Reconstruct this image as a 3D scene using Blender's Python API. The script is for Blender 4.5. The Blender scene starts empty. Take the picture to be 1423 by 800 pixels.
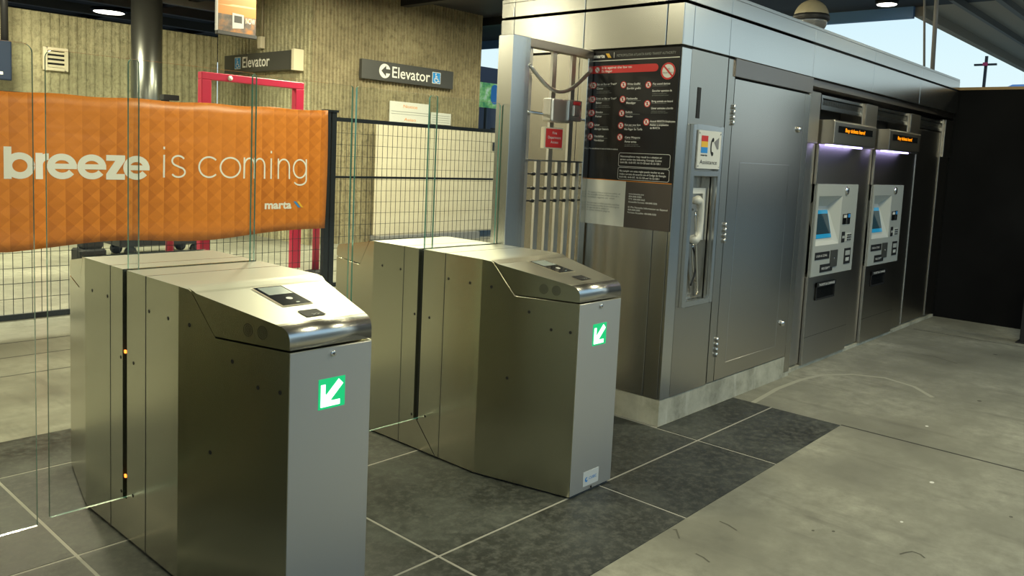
import bpy, bmesh, math, random
from mathutils import Vector, Matrix
random.seed(7)
S = bpy.context.scene
C = S.collection
V3 = Vector
# ------------------------------------------------------------------ camera
F, PX, PY, EYE = 1134.89, 719.88, 328.10, 1.6
YAW, PITCH, ROLL = 0.730961, 0.0986418, 0.0472306
def cam_axes():
    M = Matrix(((math.sin(YAW), -math.cos(YAW), 0), (0, 0, -1), (math.cos(YAW), math.sin(YAW), 0)))
    cp, sp, cr, sr = math.cos(PITCH), math.sin(PITCH), math.cos(ROLL), math.sin(ROLL)
    P = Matrix(((1, 0, 0), (0, cp, -sp), (0, sp, cp)))
    R = Matrix(((cr, -sr, 0), (sr, cr, 0), (0, 0, 1)))
    return R @ P @ M                      # rows: right, down, forward in world
A = cam_axes()
cam = bpy.data.cameras.new('camera')
cam.sensor_fit = 'HORIZONTAL'; cam.sensor_width = 36.0; cam.lens = F / 1423 * 36
cam.shift_x = (711.5 - PX) / 1423; cam.shift_y = (PY - 400) / 1423
cam.clip_end = 500; cam.clip_start = 0.02
co = bpy.data.objects.new('camera', cam); C.objects.link(co)
rt, dn, fw = A[0], A[1], A[2]
R3 = Matrix((rt, -V3(dn), -V3(fw))).transposed()
co.matrix_world = Matrix.Translation((0, 0, EYE)) @ R3.to_4x4()
S.camera = co
# ------------------------------------------------------------------ view, world, lights
S.view_settings.view_transform = 'Standard'; S.view_settings.look = 'None'
S.view_settings.exposure = 0.0; S.view_settings.gamma = 1.0; S.view_settings.use_curve_mapping = False
W = bpy.data.worlds.new('evening_sky'); S.world = W; W.use_nodes = True
nt = W.node_tree; nt.nodes.clear()
out = nt.nodes.new('ShaderNodeOutputWorld'); bg = nt.nodes.new('ShaderNodeBackground')
tc = nt.nodes.new('ShaderNodeTexCoord'); sep = nt.nodes.new('ShaderNodeSeparateXYZ'); cr = nt.nodes.new('ShaderNodeValToRGB')
nt.links.new(tc.outputs['Generated'], sep.inputs[0]); nt.links.new(sep.outputs['Z'], cr.inputs[0])
nt.links.new(cr.outputs[0], bg.inputs[0]); nt.links.new(bg.outputs[0], out.inputs[0])
e = cr.color_ramp.elements
e[0].position = 0.0; e[0].color = (0.05, 0.055, 0.06, 1)
e[1].position = 1.0; e[1].color = (0.30, 0.52, 0.85, 1)
x = e.new(0.012); x.color = (0.84, 0.96, 0.97, 1)
x = e.new(0.12); x.color = (0.74, 0.95, 1.0, 1)
x = e.new(0.35); x.color = (0.45, 0.74, 1.0, 1)
bg.inputs[1].default_value = 1.0
WARM = (1.0, 0.94, 0.63)
def area(name, loc, size, power, col=WARM, target=None, sy=None):
    l = bpy.data.lights.new(name, 'AREA'); l.energy = power; l.size = size; l.color = col
    if sy: l.shape = 'RECTANGLE'; l.size_y = sy
    o = bpy.data.objects.new(name, l); C.objects.link(o); o.location = loc
    if target is not None:
        o.rotation_euler = (V3(target) - V3(loc)).to_track_quat('-Z', 'Y').to_euler()
    return o
LAMPS = [  # canopy lamps over the concourse; far-left pair added to light the reflected wall (x, y, power)
    (1.2, 0.4, 60), (5.6, 0.6, 95), (9.3, -0.9, 30), (1.4, 4.4, 120), (5.2, 5.4, 170), (6.6, 8.9, 290), (3.0, 11.6, 380),
    (9.6, 8.4, 190), (-1.5, 12.0, 220), (-3.0, 3.2, 40), (-3.0, 9.8, 140), (13.0, 1.0, 25)]
for i, (lx, ly, p) in enumerate(LAMPS):
    area('canopy_and_fill_light', (lx, ly, 4.03), 0.8, p)
# ------------------------------------------------------------------ materials
MATS = {}
def mat(name, col, rough=0.5, metal=0.0, emit=None, estr=1.0, spec=None):
    m = bpy.data.materials.new(name); m.use_nodes = True
    b = m.node_tree.nodes['Principled BSDF']
    b.inputs['Base Color'].default_value = (*col, 1); b.inputs['Roughness'].default_value = rough
    b.inputs['Metallic'].default_value = metal
    if spec is not None: b.inputs['Specular IOR Level'].default_value = spec
    if emit:
        b.inputs['Emission Color'].default_value = (*emit, 1); b.inputs['Emission Strength'].default_value = estr
    MATS[name] = m
    return m
def nd(m, t, **kw):
    n = m.node_tree.nodes.new(t)
    for k, v in kw.items(): setattr(n, k, v)
    return n
def lk(m, a, b): m.node_tree.links.new(a, b)
def coords(m, scale=(1, 1, 1)):
    t = nd(m, 'ShaderNodeTexCoord'); mp = nd(m, 'ShaderNodeMapping'); mp.inputs['Scale'].default_value = scale
    lk(m, t.outputs['Object'], mp.inputs[0]); return mp.outputs[0]
def noise(m, vec, scale, detail=4, rough=0.55):
    n = nd(m, 'ShaderNodeTexNoise'); n.inputs['Scale'].default_value = scale
    n.inputs['Detail'].default_value = detail; n.inputs['Roughness'].default_value = rough
    lk(m, vec, n.inputs['Vector']); return n.outputs['Fac']
def ramp(m, fac, stops):
    r = nd(m, 'ShaderNodeValToRGB'); el = r.color_ramp.elements
    el[0].position, el[0].color = stops[0][0], (*stops[0][1], 1)
    el[1].position, el[1].color = stops[-1][0], (*stops[-1][1], 1)
    for p, c in stops[1:-1]:
        q = el.new(p); q.color = (*c, 1)
    lk(m, fac, r.inputs[0]); return r.outputs[0]
def mrange(m, fac, a, b, c, d):
    r = nd(m, 'ShaderNodeMapRange')
    for i, v in zip(range(1, 5), (a, b, c, d)): r.inputs[i].default_value = v
    lk(m, fac, r.inputs[0]); return r.outputs[0]
def bsdf(m): return m.node_tree.nodes['Principled BSDF']
def bump(m, h, strength, dist=0.01):
    b = nd(m, 'ShaderNodeBump'); b.inputs['Strength'].default_value = strength; b.inputs['Distance'].default_value = dist
    lk(m, h, b.inputs['Height']); lk(m, b.outputs[0], bsdf(m).inputs['Normal']); return b
def mix(m, fac, a, b, mode='MIX'):
    n = nd(m, 'ShaderNodeMix', data_type='RGBA', blend_type=mode)
    if isinstance(fac, (int, float)): n.inputs['Factor'].default_value = fac
    else: lk(m, fac, n.inputs['Factor'])
    for k, v in ((6, a), (7, b)):
        if isinstance(v, tuple): n.inputs[k].default_value = (*v, 1)
        else: lk(m, v, n.inputs[k])
    return n.outputs[2]
def math_(m, op, a, b=None, c=None):
    n = nd(m, 'ShaderNodeMath', operation=op)
    for i, v in enumerate((a, b, c)):
        if v is None: continue
        if isinstance(v, (int, float)): n.inputs[i].default_value = v
        else: lk(m, v, n.inputs[i])
    return n.outputs[0]
def steel(name, col, rlo, rhi, scale=(6, 6, 260), aniso=0.8, mott=0.12):
    m = mat(name, col, 0.3, 1.0)
    n2 = noise(m, coords(m, (0.9, 0.9, 0.35)), 1.0, 1, 0.4)
    bsdf(m).inputs['Roughness'].default_value = (rlo + rhi) / 2
    d = tuple(c * (1 - mott) for c in col)
    lk(m, mix(m, n2, d, col), bsdf(m).inputs['Base Color'])
    bsdf(m).inputs['Anisotropic'].default_value = aniso; bsdf(m).inputs['Anisotropic Rotation'].default_value = 0.25
    t = nd(m, 'ShaderNodeTangent', direction_type='RADIAL', axis='Z'); lk(m, t.outputs[0], bsdf(m).inputs['Tangent'])
    return m
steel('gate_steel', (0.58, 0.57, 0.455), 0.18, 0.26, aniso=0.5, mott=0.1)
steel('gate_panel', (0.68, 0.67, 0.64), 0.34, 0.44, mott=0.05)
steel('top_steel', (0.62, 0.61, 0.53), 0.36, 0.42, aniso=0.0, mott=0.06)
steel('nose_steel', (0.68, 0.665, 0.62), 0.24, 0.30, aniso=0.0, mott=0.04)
steel('booth_steel', (0.56, 0.535, 0.475), 0.22, 0.32, aniso=0.55, mott=0.2)
steel('band_steel', (0.70, 0.70, 0.67), 0.18, 0.28, aniso=0.5, mott=0.12)
steel('machine_steel', (0.54, 0.515, 0.47), 0.30, 0.42, mott=0.15)
steel('brown_steel', (0.42, 0.38, 0.35), 0.30, 0.40)
steel('door_steel', (0.60, 0.57, 0.51), 0.18, 0.28, aniso=0.35, mott=0.22)
mat('chrome', (0.75, 0.75, 0.74), 0.15, 1.0)
mat('seam', (0.03, 0.03, 0.028), 0.7)
mat('black', (0.006, 0.006, 0.007), 0.6)
mat('black_gloss', (0.008, 0.009, 0.010), 0.08)
mat('white_paint', (0.72, 0.72, 0.68), 0.5)
mat('white_text', (0.80, 0.80, 0.77), 0.6)
mat('grey_text', (0.30, 0.31, 0.29), 0.6)
mat('red_print', (0.62, 0.03, 0.03), 0.45)
mat('orange_print', (0.85, 0.30, 0.03), 0.5)
mat('yellow_print', (0.85, 0.50, 0.05), 0.5)
mat('blue_print', (0.03, 0.28, 0.72), 0.5)
mat('poster_black', (0.010, 0.009, 0.009), 0.32)
mat('poster_brown', (0.085, 0.070, 0.060), 0.35)
mat('poster_white', (0.74, 0.74, 0.66), 0.4)
mat('sign_grey', (0.06, 0.062, 0.058), 0.4)
mat('cream', (0.72, 0.66, 0.50), 0.5)
mat('navy', (0.006, 0.016, 0.045), 0.4)
mat('fence_black', (0.012, 0.016, 0.022), 0.45)
mat('red_paint', (0.55, 0.02, 0.07), 0.4)
mat('phone_ivory', (0.72, 0.70, 0.62), 0.35)
mat('led_green', (0.02, 0.25, 0.08), 0.4, emit=(0.0, 0.60, 0.20), estr=0.8)
mat('led_arrow', (0.8, 1.0, 0.85), 0.4, emit=(0.72, 1.0, 0.80), estr=2.2)
mat('led_orange', (0.9, 0.3, 0.0), 0.4, emit=(1.0, 0.27, 0.0), estr=1.6)
mat('led_red', (0.9, 0.2, 0.02), 0.4, emit=(1.0, 0.25, 0.03), estr=3.0)
mat('light_strip', (0.7, 0.65, 1.0), 0.4, emit=(0.55, 0.48, 1.0), estr=5.0)
mat('lamp_disc', (1, 0.97, 0.85), 0.4, emit=(1.0, 0.97, 0.82), estr=6.0)
mat('fascia', (0.40, 0.42, 0.40), 0.45)
mat('fascia_recess', (0.55, 0.57, 0.54), 0.5)
mat('screen_blue', (0.01, 0.16, 0.30), 0.15, emit=(0.02, 0.24, 0.42), estr=0.55)
mat('screen_dark', (0.01, 0.02, 0.03), 0.1, emit=(0.02, 0.05, 0.06), estr=0.5)
mat('lcd_grey', (0.33, 0.38, 0.36), 0.15)
mat('sky_blocker', (0.20, 0.185, 0.145), 0.8)  # for the added wall that blocks low sky
mat('reflection_dark', (0.055, 0.050, 0.036), 0.8)  # dark tone for unseen walls that show only in reflections
mat('rubber', (0.012, 0.012, 0.013), 0.7)
mat('pink_red', (0.50, 0.02, 0.09), 0.45)
mat('dark_metal', (0.022, 0.023, 0.026), 0.5, 0.3)
mat('beam_grey', (0.26, 0.26, 0.265), 0.5, 0.2)
mat('yellow_plastic', (0.75, 0.48, 0.02), 0.5)
mat('raw_wood', (0.50, 0.33, 0.15), 0.7)
mat('tan_shell', (0.36, 0.32, 0.22), 0.45)
mat('column_steel', (0.20, 0.205, 0.19), 0.28, 0.9)
# glass: faces let light through with a Fresnel reflection, the cut edges are green
m = bpy.data.materials.new('pane_glass'); m.use_nodes = True; MATS['pane_glass'] = m
t = m.node_tree; t.nodes.clear()
o_ = t.nodes.new('ShaderNodeOutputMaterial'); mx = t.nodes.new('ShaderNodeMixShader')
tr = t.nodes.new('ShaderNodeBsdfTransparent'); tr.inputs[0].default_value = (0.965, 0.985, 0.975, 1)
gl = t.nodes.new('ShaderNodeBsdfGlossy'); gl.inputs['Roughness'].default_value = 0.02
lw = t.nodes.new('ShaderNodeLayerWeight'); lw.inputs[0].default_value = 0.5
pw = t.nodes.new('ShaderNodeMath'); pw.operation = 'POWER'; pw.inputs[1].default_value = 5.0; t.links.new(lw.outputs['Facing'], pw.inputs[0])
fr = t.nodes.new('ShaderNodeMath'); fr.operation = 'MULTIPLY_ADD'; fr.inputs[1].default_value = 0.9; fr.inputs[2].default_value = 0.04; t.links.new(pw.outputs[0], fr.inputs[0])
t.links.new(fr.outputs[0], mx.inputs[0]); t.links.new(tr.outputs[0], mx.inputs[1]); t.links.new(gl.outputs[0], mx.inputs[2]); t.links.new(mx.outputs[0], o_.inputs[0])
m = mat('glass_edge', (0.10, 0.30, 0.25), 0.15)
bsdf(m).inputs['Transmission Weight'].default_value = 0.35
# concrete floor
m = mat('concrete', (0.4, 0.4, 0.35), 0.62)
v = coords(m); n1 = noise(m, v, 0.9, 6, 0.6); n2 = noise(m, v, 9, 8, 0.7); n3 = noise(m, coords(m, (5, 0.9, 1)), 1.3, 5, 0.6)
c = ramp(m, n1, [(0.34, (0.15, 0.147, 0.117)), (0.5, (0.27, 0.266, 0.213)), (0.66, (0.38, 0.374, 0.303))])
c = mix(m, mrange(m, n2, 0.35, 0.7, 0, 1), c, (0.20, 0.197, 0.157), 'MIX')
st = mrange(m, n3, 0.56, 0.70, 0, 0.6)
c = mix(m, st, c, (0.14, 0.135, 0.11))
vo = nd(m, 'ShaderNodeTexVoronoi'); vo.inputs['Scale'].default_value = 1.7; lk(m, v, vo.inputs['Vector'])
spots = math_(m, 'LESS_THAN', vo.outputs['Distance'], 0.035)
c = mix(m, spots, c, (0.07, 0.065, 0.055))
vo2 = nd(m, 'ShaderNodeTexVoronoi'); vo2.inputs['Scale'].default_value = 1.1
mp = coords(m, (1, 1.4, 1)); lk(m, mp, vo2.inputs['Vector'])
c = mix(m, math_(m, 'LESS_THAN', vo2.outputs['Distance'], 0.022), c, (0.75, 0.74, 0.68))
lk(m, c, bsdf(m).inputs['Base Color']); bump(m, n2, 0.15, 0.004)
lk(m, mrange(m, n1, 0.3, 0.7, 0.5, 0.72), bsdf(m).inputs['Roughness'])
# dark tiles
m = mat('tile', (0.05, 0.052, 0.05), 0.45)
v = coords(m); n1 = noise(m, v, 2.2, 6, 0.65); n2 = noise(m, v, 22, 8, 0.75)
c = ramp(m, n1, [(0.34, (0.016, 0.018, 0.017)), (0.52, (0.034, 0.038, 0.035)), (0.68, (0.070, 0.077, 0.069))])
c = mix(m, mrange(m, n2, 0.45, 0.72, 0, 0.7), c, (0.15, 0.155, 0.135))
lk(m, c, bsdf(m).inputs['Base Color']); lk(m, mrange(m, n2, 0.3, 0.7, 0.45, 0.65), bsdf(m).inputs['Roughness']); bump(m, n2, 0.12, 0.003); bsdf(m).inputs['Specular IOR Level'].default_value = 0.35
mat('grout', (0.33, 0.32, 0.28), 0.8)
# plinth concrete
m = mat('plinth', (0.5, 0.5, 0.42), 0.75)
v = coords(m); n1 = noise(m, v, 4, 7, 0.65); n2 = noise(m, coords(m, (14, 14, 2.0)), 1.0, 5)
c = ramp(m, n1, [(0.3, (0.26, 0.25, 0.19)), (0.5, (0.48, 0.46, 0.36)), (0.7, (0.60, 0.575, 0.46))])
c = mix(m, mrange(m, n2, 0.58, 0.75, 0, 0.7), c, (0.70, 0.68, 0.58))
lk(m, c, bsdf(m).inputs['Base Color']); bump(m, n1, 0.3, 0.01)
# ribbed concrete
def ribbed(name, a, b, c_):
    m = mat(name, b, 0.85)
    v = coords(m); n1 = noise(m, v, 0.8, 6, 0.6); n2 = noise(m, v, 26, 6, 0.7); n3 = noise(m, coords(m, (9, 9, 1.6)), 1.0, 5, 0.6)
    c = ramp(m, n1, [(0.3, a), (0.55, b), (0.75, c_)])
    c = mix(m, mrange(m, n3, 0.45, 0.75, 0, 0.55), c, a)
    n4 = noise(m, v, 9, 5, 0.65)
    c = mix(m, mrange(m, n4, 0.50, 0.66, 0, 0.55), c, tuple(q * 0.6 for q in a))
    c = mix(m, mrange(m, n2, 0.5, 0.75, 0, 0.5), c, tuple(q * 0.5 for q in a))
    lk(m, c, bsdf(m).inputs['Base Color']); bump(m, math_(m, 'ADD', n2, n4), 1.0, 0.035)
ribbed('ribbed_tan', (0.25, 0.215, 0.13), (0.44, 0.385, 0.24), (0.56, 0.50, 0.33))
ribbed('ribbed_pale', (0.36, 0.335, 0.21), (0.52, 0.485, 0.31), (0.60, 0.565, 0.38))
# black hoarding
m = mat('black_paint', (0.010, 0.010, 0.011), 0.7, spec=0.15)
lk(m, ramp(m, noise(m, coords(m), 1.2, 5), [(0.3, (0.003, 0.003, 0.0035)), (0.7, (0.008, 0.008, 0.0085))]), bsdf(m).inputs['Base Color'])
# plywood hoarding, cream
m = mat('cream_board', (0.66, 0.60, 0.46), 0.7)
lk(m, ramp(m, noise(m, coords(m, (0.6, 0.6, 2)), 1.5, 5), [(0.3, (0.60, 0.54, 0.41)), (0.7, (0.70, 0.64, 0.50))]), bsdf(m).inputs['Base Color'])
# orange banner: printed field of small pyramids (origin at the banner's lower left corner)
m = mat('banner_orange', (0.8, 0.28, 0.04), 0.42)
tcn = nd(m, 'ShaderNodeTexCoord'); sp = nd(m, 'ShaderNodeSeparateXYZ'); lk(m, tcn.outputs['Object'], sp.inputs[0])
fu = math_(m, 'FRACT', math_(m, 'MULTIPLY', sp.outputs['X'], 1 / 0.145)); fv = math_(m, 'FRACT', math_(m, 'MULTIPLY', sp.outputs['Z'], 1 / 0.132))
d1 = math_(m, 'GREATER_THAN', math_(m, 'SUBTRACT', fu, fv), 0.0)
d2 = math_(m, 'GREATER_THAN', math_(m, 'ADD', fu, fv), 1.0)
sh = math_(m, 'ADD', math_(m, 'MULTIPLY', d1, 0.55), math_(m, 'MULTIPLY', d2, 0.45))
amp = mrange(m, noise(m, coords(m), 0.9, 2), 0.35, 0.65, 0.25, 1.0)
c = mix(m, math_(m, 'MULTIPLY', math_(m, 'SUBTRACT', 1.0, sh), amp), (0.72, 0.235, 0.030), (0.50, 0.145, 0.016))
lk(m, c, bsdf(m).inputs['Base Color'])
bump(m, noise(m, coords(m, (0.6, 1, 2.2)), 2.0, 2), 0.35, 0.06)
# hanging flag print: orange with pale streaks over a dark street scene
m = mat('flag_print', (0.7, 0.3, 0.05), 0.4)
tcn = nd(m, 'ShaderNodeTexCoord'); sp = nd(m, 'ShaderNodeSeparateXYZ'); lk(m, tcn.outputs['Object'], sp.inputs[0])
stk = noise(m, coords(m, (1.2, 1, 22)), 1.0, 2)
c = mix(m, mrange(m, stk, 0.62, 0.68, 0, 1), (0.33, 0.13, 0.012), (0.45, 0.32, 0.16))
scn = ramp(m, noise(m, coords(m, (7, 7, 7)), 1.0, 4), [(0.35, (0.02, 0.015, 0.014)), (0.5, (0.07, 0.05, 0.04)), (0.66, (0.22, 0.09, 0.02))])
c = mix(m, math_(m, 'LESS_THAN', sp.outputs['Z'], 0.27), c, scn)
lk(m, c, bsdf(m).inputs['Base Color'])
# green advertisement
m = mat('advert_green', (0.1, 0.4, 0.12), 0.4)
c = ramp(m, noise(m, coords(m, (3, 3, 3)), 1.5, 3), [(0.35, (0.02, 0.22, 0.08)), (0.5, (0.20, 0.50, 0.14)), (0.65, (0.55, 0.70, 0.50))])
lk(m, c, bsdf(m).inputs['Base Color']); lk(m, c, bsdf(m).inputs['Emission Color']); bsdf(m).inputs['Emission Strength'].default_value = 0.35
# deck of the canopy
m = mat('deck', (0.03, 0.03, 0.035), 0.55)
lk(m, ramp(m, noise(m, coords(m), 0.7, 4), [(0.3, (0.018, 0.019, 0.024)), (0.7, (0.045, 0.045, 0.05))]), bsdf(m).inputs['Base Color'])
mat('deck_brown', (0.50, 0.45, 0.38), 0.6)
mat('sky_blue_trim', (0.22, 0.45, 0.90), 0.4)
# ------------------------------------------------------------------ mesh helpers
class MB:
    def __init__(self): self.v = []; self.f = []; self.m = []; self.ms = []; self.sm = []; self.layer = 0
    def mi(self, m):
        if m not in self.ms: self.ms.append(m)
        return self.ms.index(m)
    def add(self, vs, fs, m, smooth=False):
        b = len(self.v); self.v += [tuple(p) for p in vs]; k = self.mi(m)
        for f in fs: self.f.append([b + i for i in f]); self.m.append(k); self.sm.append(smooth)
        return self
    def box(self, x0, x1, y0, y1, z0, z1, m):
        vs = [(x, y, z) for x in (x0, x1) for y in (y0, y1) for z in (z0, z1)]
        return self.add(vs, [(0, 1, 3, 2), (4, 6, 7, 5), (0, 4, 5, 1), (2, 3, 7, 6), (0, 2, 6, 4), (1, 5, 7, 3)], m)
    def prism(self, poly, d, m, side=None):
        """poly: 3D loop, d: extrusion vector"""
        n = len(poly); d = V3(d); vs = [V3(p) for p in poly] + [V3(p) + d for p in poly]
        self.add(vs, [tuple(range(n))[::-1], tuple(range(n, 2 * n))], m)
        self.add(vs, [(i, (i + 1) % n, n + (i + 1) % n, n + i) for i in range(n)], side or m)
        return self
    def loft(self, secs, m, cap=True, smooth=False):
        n = len(secs[0]); vs = [p for s in secs for p in s]; fs = []
        for k in range(len(secs) - 1):
            for i in range(n): fs.append((k * n + i, k * n + (i + 1) % n, (k + 1) * n + (i + 1) % n, (k + 1) * n + i))
        if cap: fs += [tuple(range(n))[::-1], tuple(range((len(secs) - 1) * n, len(secs) * n))]
        return self.add(vs, fs, m, smooth)
    def tube(self, pts, r, m, n=10, smooth=True):
        pts = [V3(p) for p in pts]; secs = []; up = V3((0.13, 0.21, 1)).normalized(); prev = None
        for i, p in enumerate(pts):
            t = (pts[min(i + 1, len(pts) - 1)] - pts[max(i - 1, 0)]).normalized()
            a = prev if prev is not None else (V3((1, 0.3, 0.1)) if abs(t.z) > 0.9 else up)
            u = (a - t * a.dot(t)).normalized(); w = t.cross(u); prev = u
            rr = r[i] if isinstance(r, (list, tuple)) else r
            secs.append([p + (u * math.cos(2 * math.pi * k / n) + w * math.sin(2 * math.pi * k / n)) * rr for k in range(n)])
        return self.loft(secs, m, True, smooth)
    def lathe(self, c, prof, m, axis='Z', n=24, smooth=True):
        c = V3(c); secs = []
        for r, h in prof:
            s = []
            for k in range(n):
                a = 2 * math.pi * k / n; p, q = r * math.cos(a), r * math.sin(a)
                s.append(c + (V3((p, q, h)) if axis == 'Z' else V3((p, h, q)) if axis == 'Y' else V3((h, p, q))))
            secs.append(s)
        return self.loft(secs, m, True, smooth)
    def flat(self, P, uv, m):
        """polygon in a plane P=(origin, U, V)"""
        o, U, W_ = P; return self.add([o + U * a + W_ * b for a, b in uv], [tuple(range(len(uv)))], m)
    def disc(self, P, cu, cv, r, m, n=24, ry=None):
        return self.flat(P, [(cu + r * math.cos(2 * math.pi * k / n), cv + (ry or r) * math.sin(2 * math.pi * k / n)) for k in range(n)], m)
    def ring(self, P, cu, cv, r0, r1, m, n=28):
        for k in range(n):
            a, b = 2 * math.pi * k / n, 2 * math.pi * (k + 1) / n
            self.flat(P, [(cu + r0 * math.cos(a), cv + r0 * math.sin(a)), (cu + r1 * math.cos(a), cv + r1 * math.sin(a)), (cu + r1 * math.cos(b), cv + r1 * math.sin(b)), (cu + r0 * math.cos(b), cv + r0 * math.sin(b))], m)
        return self
    def lift(self, P):
        self.layer += 1; o, U, W_ = P; return (o + U.cross(W_).normalized() * 0.00006 * self.layer, U, W_)
    def rect(self, P, u0, u1, v0, v1, m): return self.flat(self.lift(P), [(u0, v0), (u1, v0), (u1, v1), (u0, v1)], m)
    def stroke(self, P, pts, w, m):
        """flat ribbon along 2D pts"""
        n = len(pts); L = []; Rr = []; P = self.lift(P)
        for i in range(n):
            a = V3((*pts[max(i - 1, 0)], 0)); b = V3((*pts[min(i + 1, n - 1)], 0)); t = (b - a).normalized(); q = V3((-t.y, t.x, 0)) * w / 2
            p = V3((*pts[i], 0)); L.append((p.x + q.x, p.y + q.y)); Rr.append((p.x - q.x, p.y - q.y))
        for i in range(n - 1): self.flat(P, [L[i], Rr[i], Rr[i + 1], L[i + 1]], m)
        return self
    def text(self, P, s, u, v, h, m, w=None, bold=0.0, align='L'):
        vs, fs, wid = glyphs(s, bold)
        sx = h if w is None else (w / wid if wid else h)
        off = 0 if align == 'L' else -wid * sx / 2
        o, U, W_ = P
        return self.add([o + U * (u + off + a * sx) + W_ * (v + b * h) for a, b in vs], fs, m)
    def build(self, name, parent=None, loc=None, bevel=0.0, seg=1):
        me = bpy.data.meshes.new(name)
        org = V3(parent.get('_org', (0, 0, 0))) if parent else V3(loc or (0, 0, 0))
        me.from_pydata([V3(p) - org for p in self.v], [], self.f)
        for k in self.ms: me.materials.append(MATS[k])
        for p, k, s in zip(me.polygons, self.m, self.sm): p.material_index = k; p.use_smooth = s
        bm = bmesh.new(); bm.from_mesh(me); bmesh.ops.remove_doubles(bm, verts=bm.verts, dist=1e-6)
        bmesh.ops.recalc_face_normals(bm, faces=bm.faces); bm.to_mesh(me); bm.free(); me.update()
        ob = bpy.data.objects.new(name, me); C.objects.link(ob)
        if parent: ob.parent = parent
        else: ob.location = org
        ob['_org'] = tuple(org)
        if bevel:
            b = ob.modifiers.new('bevel', 'BEVEL'); b.width = bevel; b.segments = seg; b.limit_method = 'ANGLE'; b.angle_limit = 0.6
        return ob
_g = {}
def glyphs(s, bold=0.0):
    k = (s, bold)
    if k in _g: return _g[k]
    cu = bpy.data.curves.new('t', 'FONT'); cu.body = s; cu.size = 1.0; cu.offset = bold; cu.resolution_u = 3; cu.fill_mode = 'FRONT'
    ob = bpy.data.objects.new('t', cu); C.objects.link(ob)
    dg = bpy.context.evaluated_depsgraph_get(); dg.update()
    me = bpy.data.meshes.new_from_object(ob.evaluated_get(dg))
    vs = [(q.co.x, q.co.y) for q in me.vertices]; fs = [tuple(p.vertices) for p in me.polygons]
    x0 = min((a for a, b in vs), default=0); x1 = max((a for a, b in vs), default=0)
    vs = [((a - x0) * 1.0, b / 0.70) for a, b in vs]      # cap height ~0.7 -> 1
    vs = [(a / 0.70, b) for a, b in vs]
    bpy.data.objects.remove(ob); bpy.data.meshes.remove(me); bpy.data.curves.remove(cu)
    _g[k] = (vs, fs, (x1 - x0) / 0.70); return _g[k]
def thing(name, label, cat, loc, group=None):
    o = bpy.data.objects.new(name, None); C.objects.link(o); o.location = loc; o.empty_display_size = 0.1
    o['label'] = label; o['category'] = cat; o['_org'] = tuple(loc)
    if group: o['group'] = group
    return o
def tag(o, label, cat, group=None):
    o['label'] = label; o['category'] = cat
    if group: o['group'] = group
    return o
def struct(o): o['kind'] = 'structure'; return o
def kids(o): return [c for c in C.objects if c.parent == o]
def dup(root, dx, label=None, group=None):
    r = root.copy(); C.objects.link(r); r.location = root.location + V3(dx); r['_org'] = tuple(r.location)
    if label: r['label'] = label
    for ch in kids(root):
        c = ch.copy(); C.objects.link(c); c.parent = r; c['_org'] = r['_org']
        for g in kids(ch):
            d = g.copy(); C.objects.link(d); d.parent = c; d['_org'] = r['_org']
    return r
def PL(o, U, W_): return (V3(o), V3(U), V3(W_))
X_, Y_, Z_ = V3((1, 0, 0)), V3((0, 1, 0)), V3((0, 0, 1))
def arc(cx, cy, r, a0, a1, n=14, ry=None):
    return [(cx + r * math.cos(math.radians(a0 + (a1 - a0) * i / n)), cy + (ry or r) * math.sin(math.radians(a0 + (a1 - a0) * i / n))) for i in range(n + 1)]
# ------------------------------------------------------------------ ground and shell
b = MB()
b.box(-9, 30, -12, 26, -0.2, 0.0, 'concrete')
fl = struct(b.build('floor', bevel=0))
b = MB()   # sawn joints in the concrete
b.box(5.145, 5.16, -3, 1.80, 0.0, 0.0008, 'seam'); b.box(9.0, 9.01, -3, 2.5, 0.0, 0.0006, 'seam')
b.box(-6, 12, 6.9, 6.915, 0, 0.0008, 'seam'); b.box(-6, 12, 6.45, 6.462, 0, 0.0008, 'seam'); b.box(-6, 12, 5.95, 5.962, 0, 0.0006, 'seam')
struct(b.build('trim_1'))
def clip_y0(x): return 1.756 + (x - 2.467) * (1.80 - 1.756) / (5.15 - 2.467)
xs = [-3.9, -2.88, -1.88, -0.88, 0.13, 1.13, 2.14, 3.20, 4.168, 5.145]; ys = [None, 2.262, 3.197, 4.173, 4.67]
b = MB(); g = 0.007
b.box(-3.9, 5.145, 1.80, 4.67, 0.0, 0.0008, 'grout')
b.prism([(-3.9, clip_y0(-3.9), 0), (5.145, clip_y0(5.145), 0), (5.145, 1.80, 0), (-3.9, 1.80, 0)], (0, 0, 0.0008), 'grout')
for i in range(len(xs) - 1):
    for j in range(4):
        x0, x1 = xs[i] + g, xs[i + 1] - g
        if x0 > 4.1 and j > 1: continue
        y1 = ys[j + 1] - (g if j < 3 else 0)
        if x0 > 4.1: y1 = min(y1, 2.545)
        ya, yb = (clip_y0(x0), clip_y0(x1)) if j == 0 else (ys[j] + g, ys[j] + g)
        if x0 > 4.1 and j == 1: x1 = 5.145
        b.prism([(x0, ya, 0), (x1, yb, 0), (x1, y1, 0), (x0, y1, 0)], (0, 0, 0.0024), 'tile')
struct(b.build('trim_2'))
mat('scuff_pale', (0.36, 0.355, 0.285), 0.7); mat('scuff_dark', (0.10, 0.097, 0.075), 0.7); mat('gum_pale', (0.72, 0.72, 0.66), 0.6)
b = MB(); P_ = PL((0, 0, 0.0006), X_, Y_)
b.stroke(P_, [(5.133, 2.396), (5.622, 2.44), (6.012, 2.43), (6.30, 2.38), (6.525, 2.224), (6.628, 2.011), (6.545, 1.774), (6.341, 1.587)], 0.035, 'scuff_pale')
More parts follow.
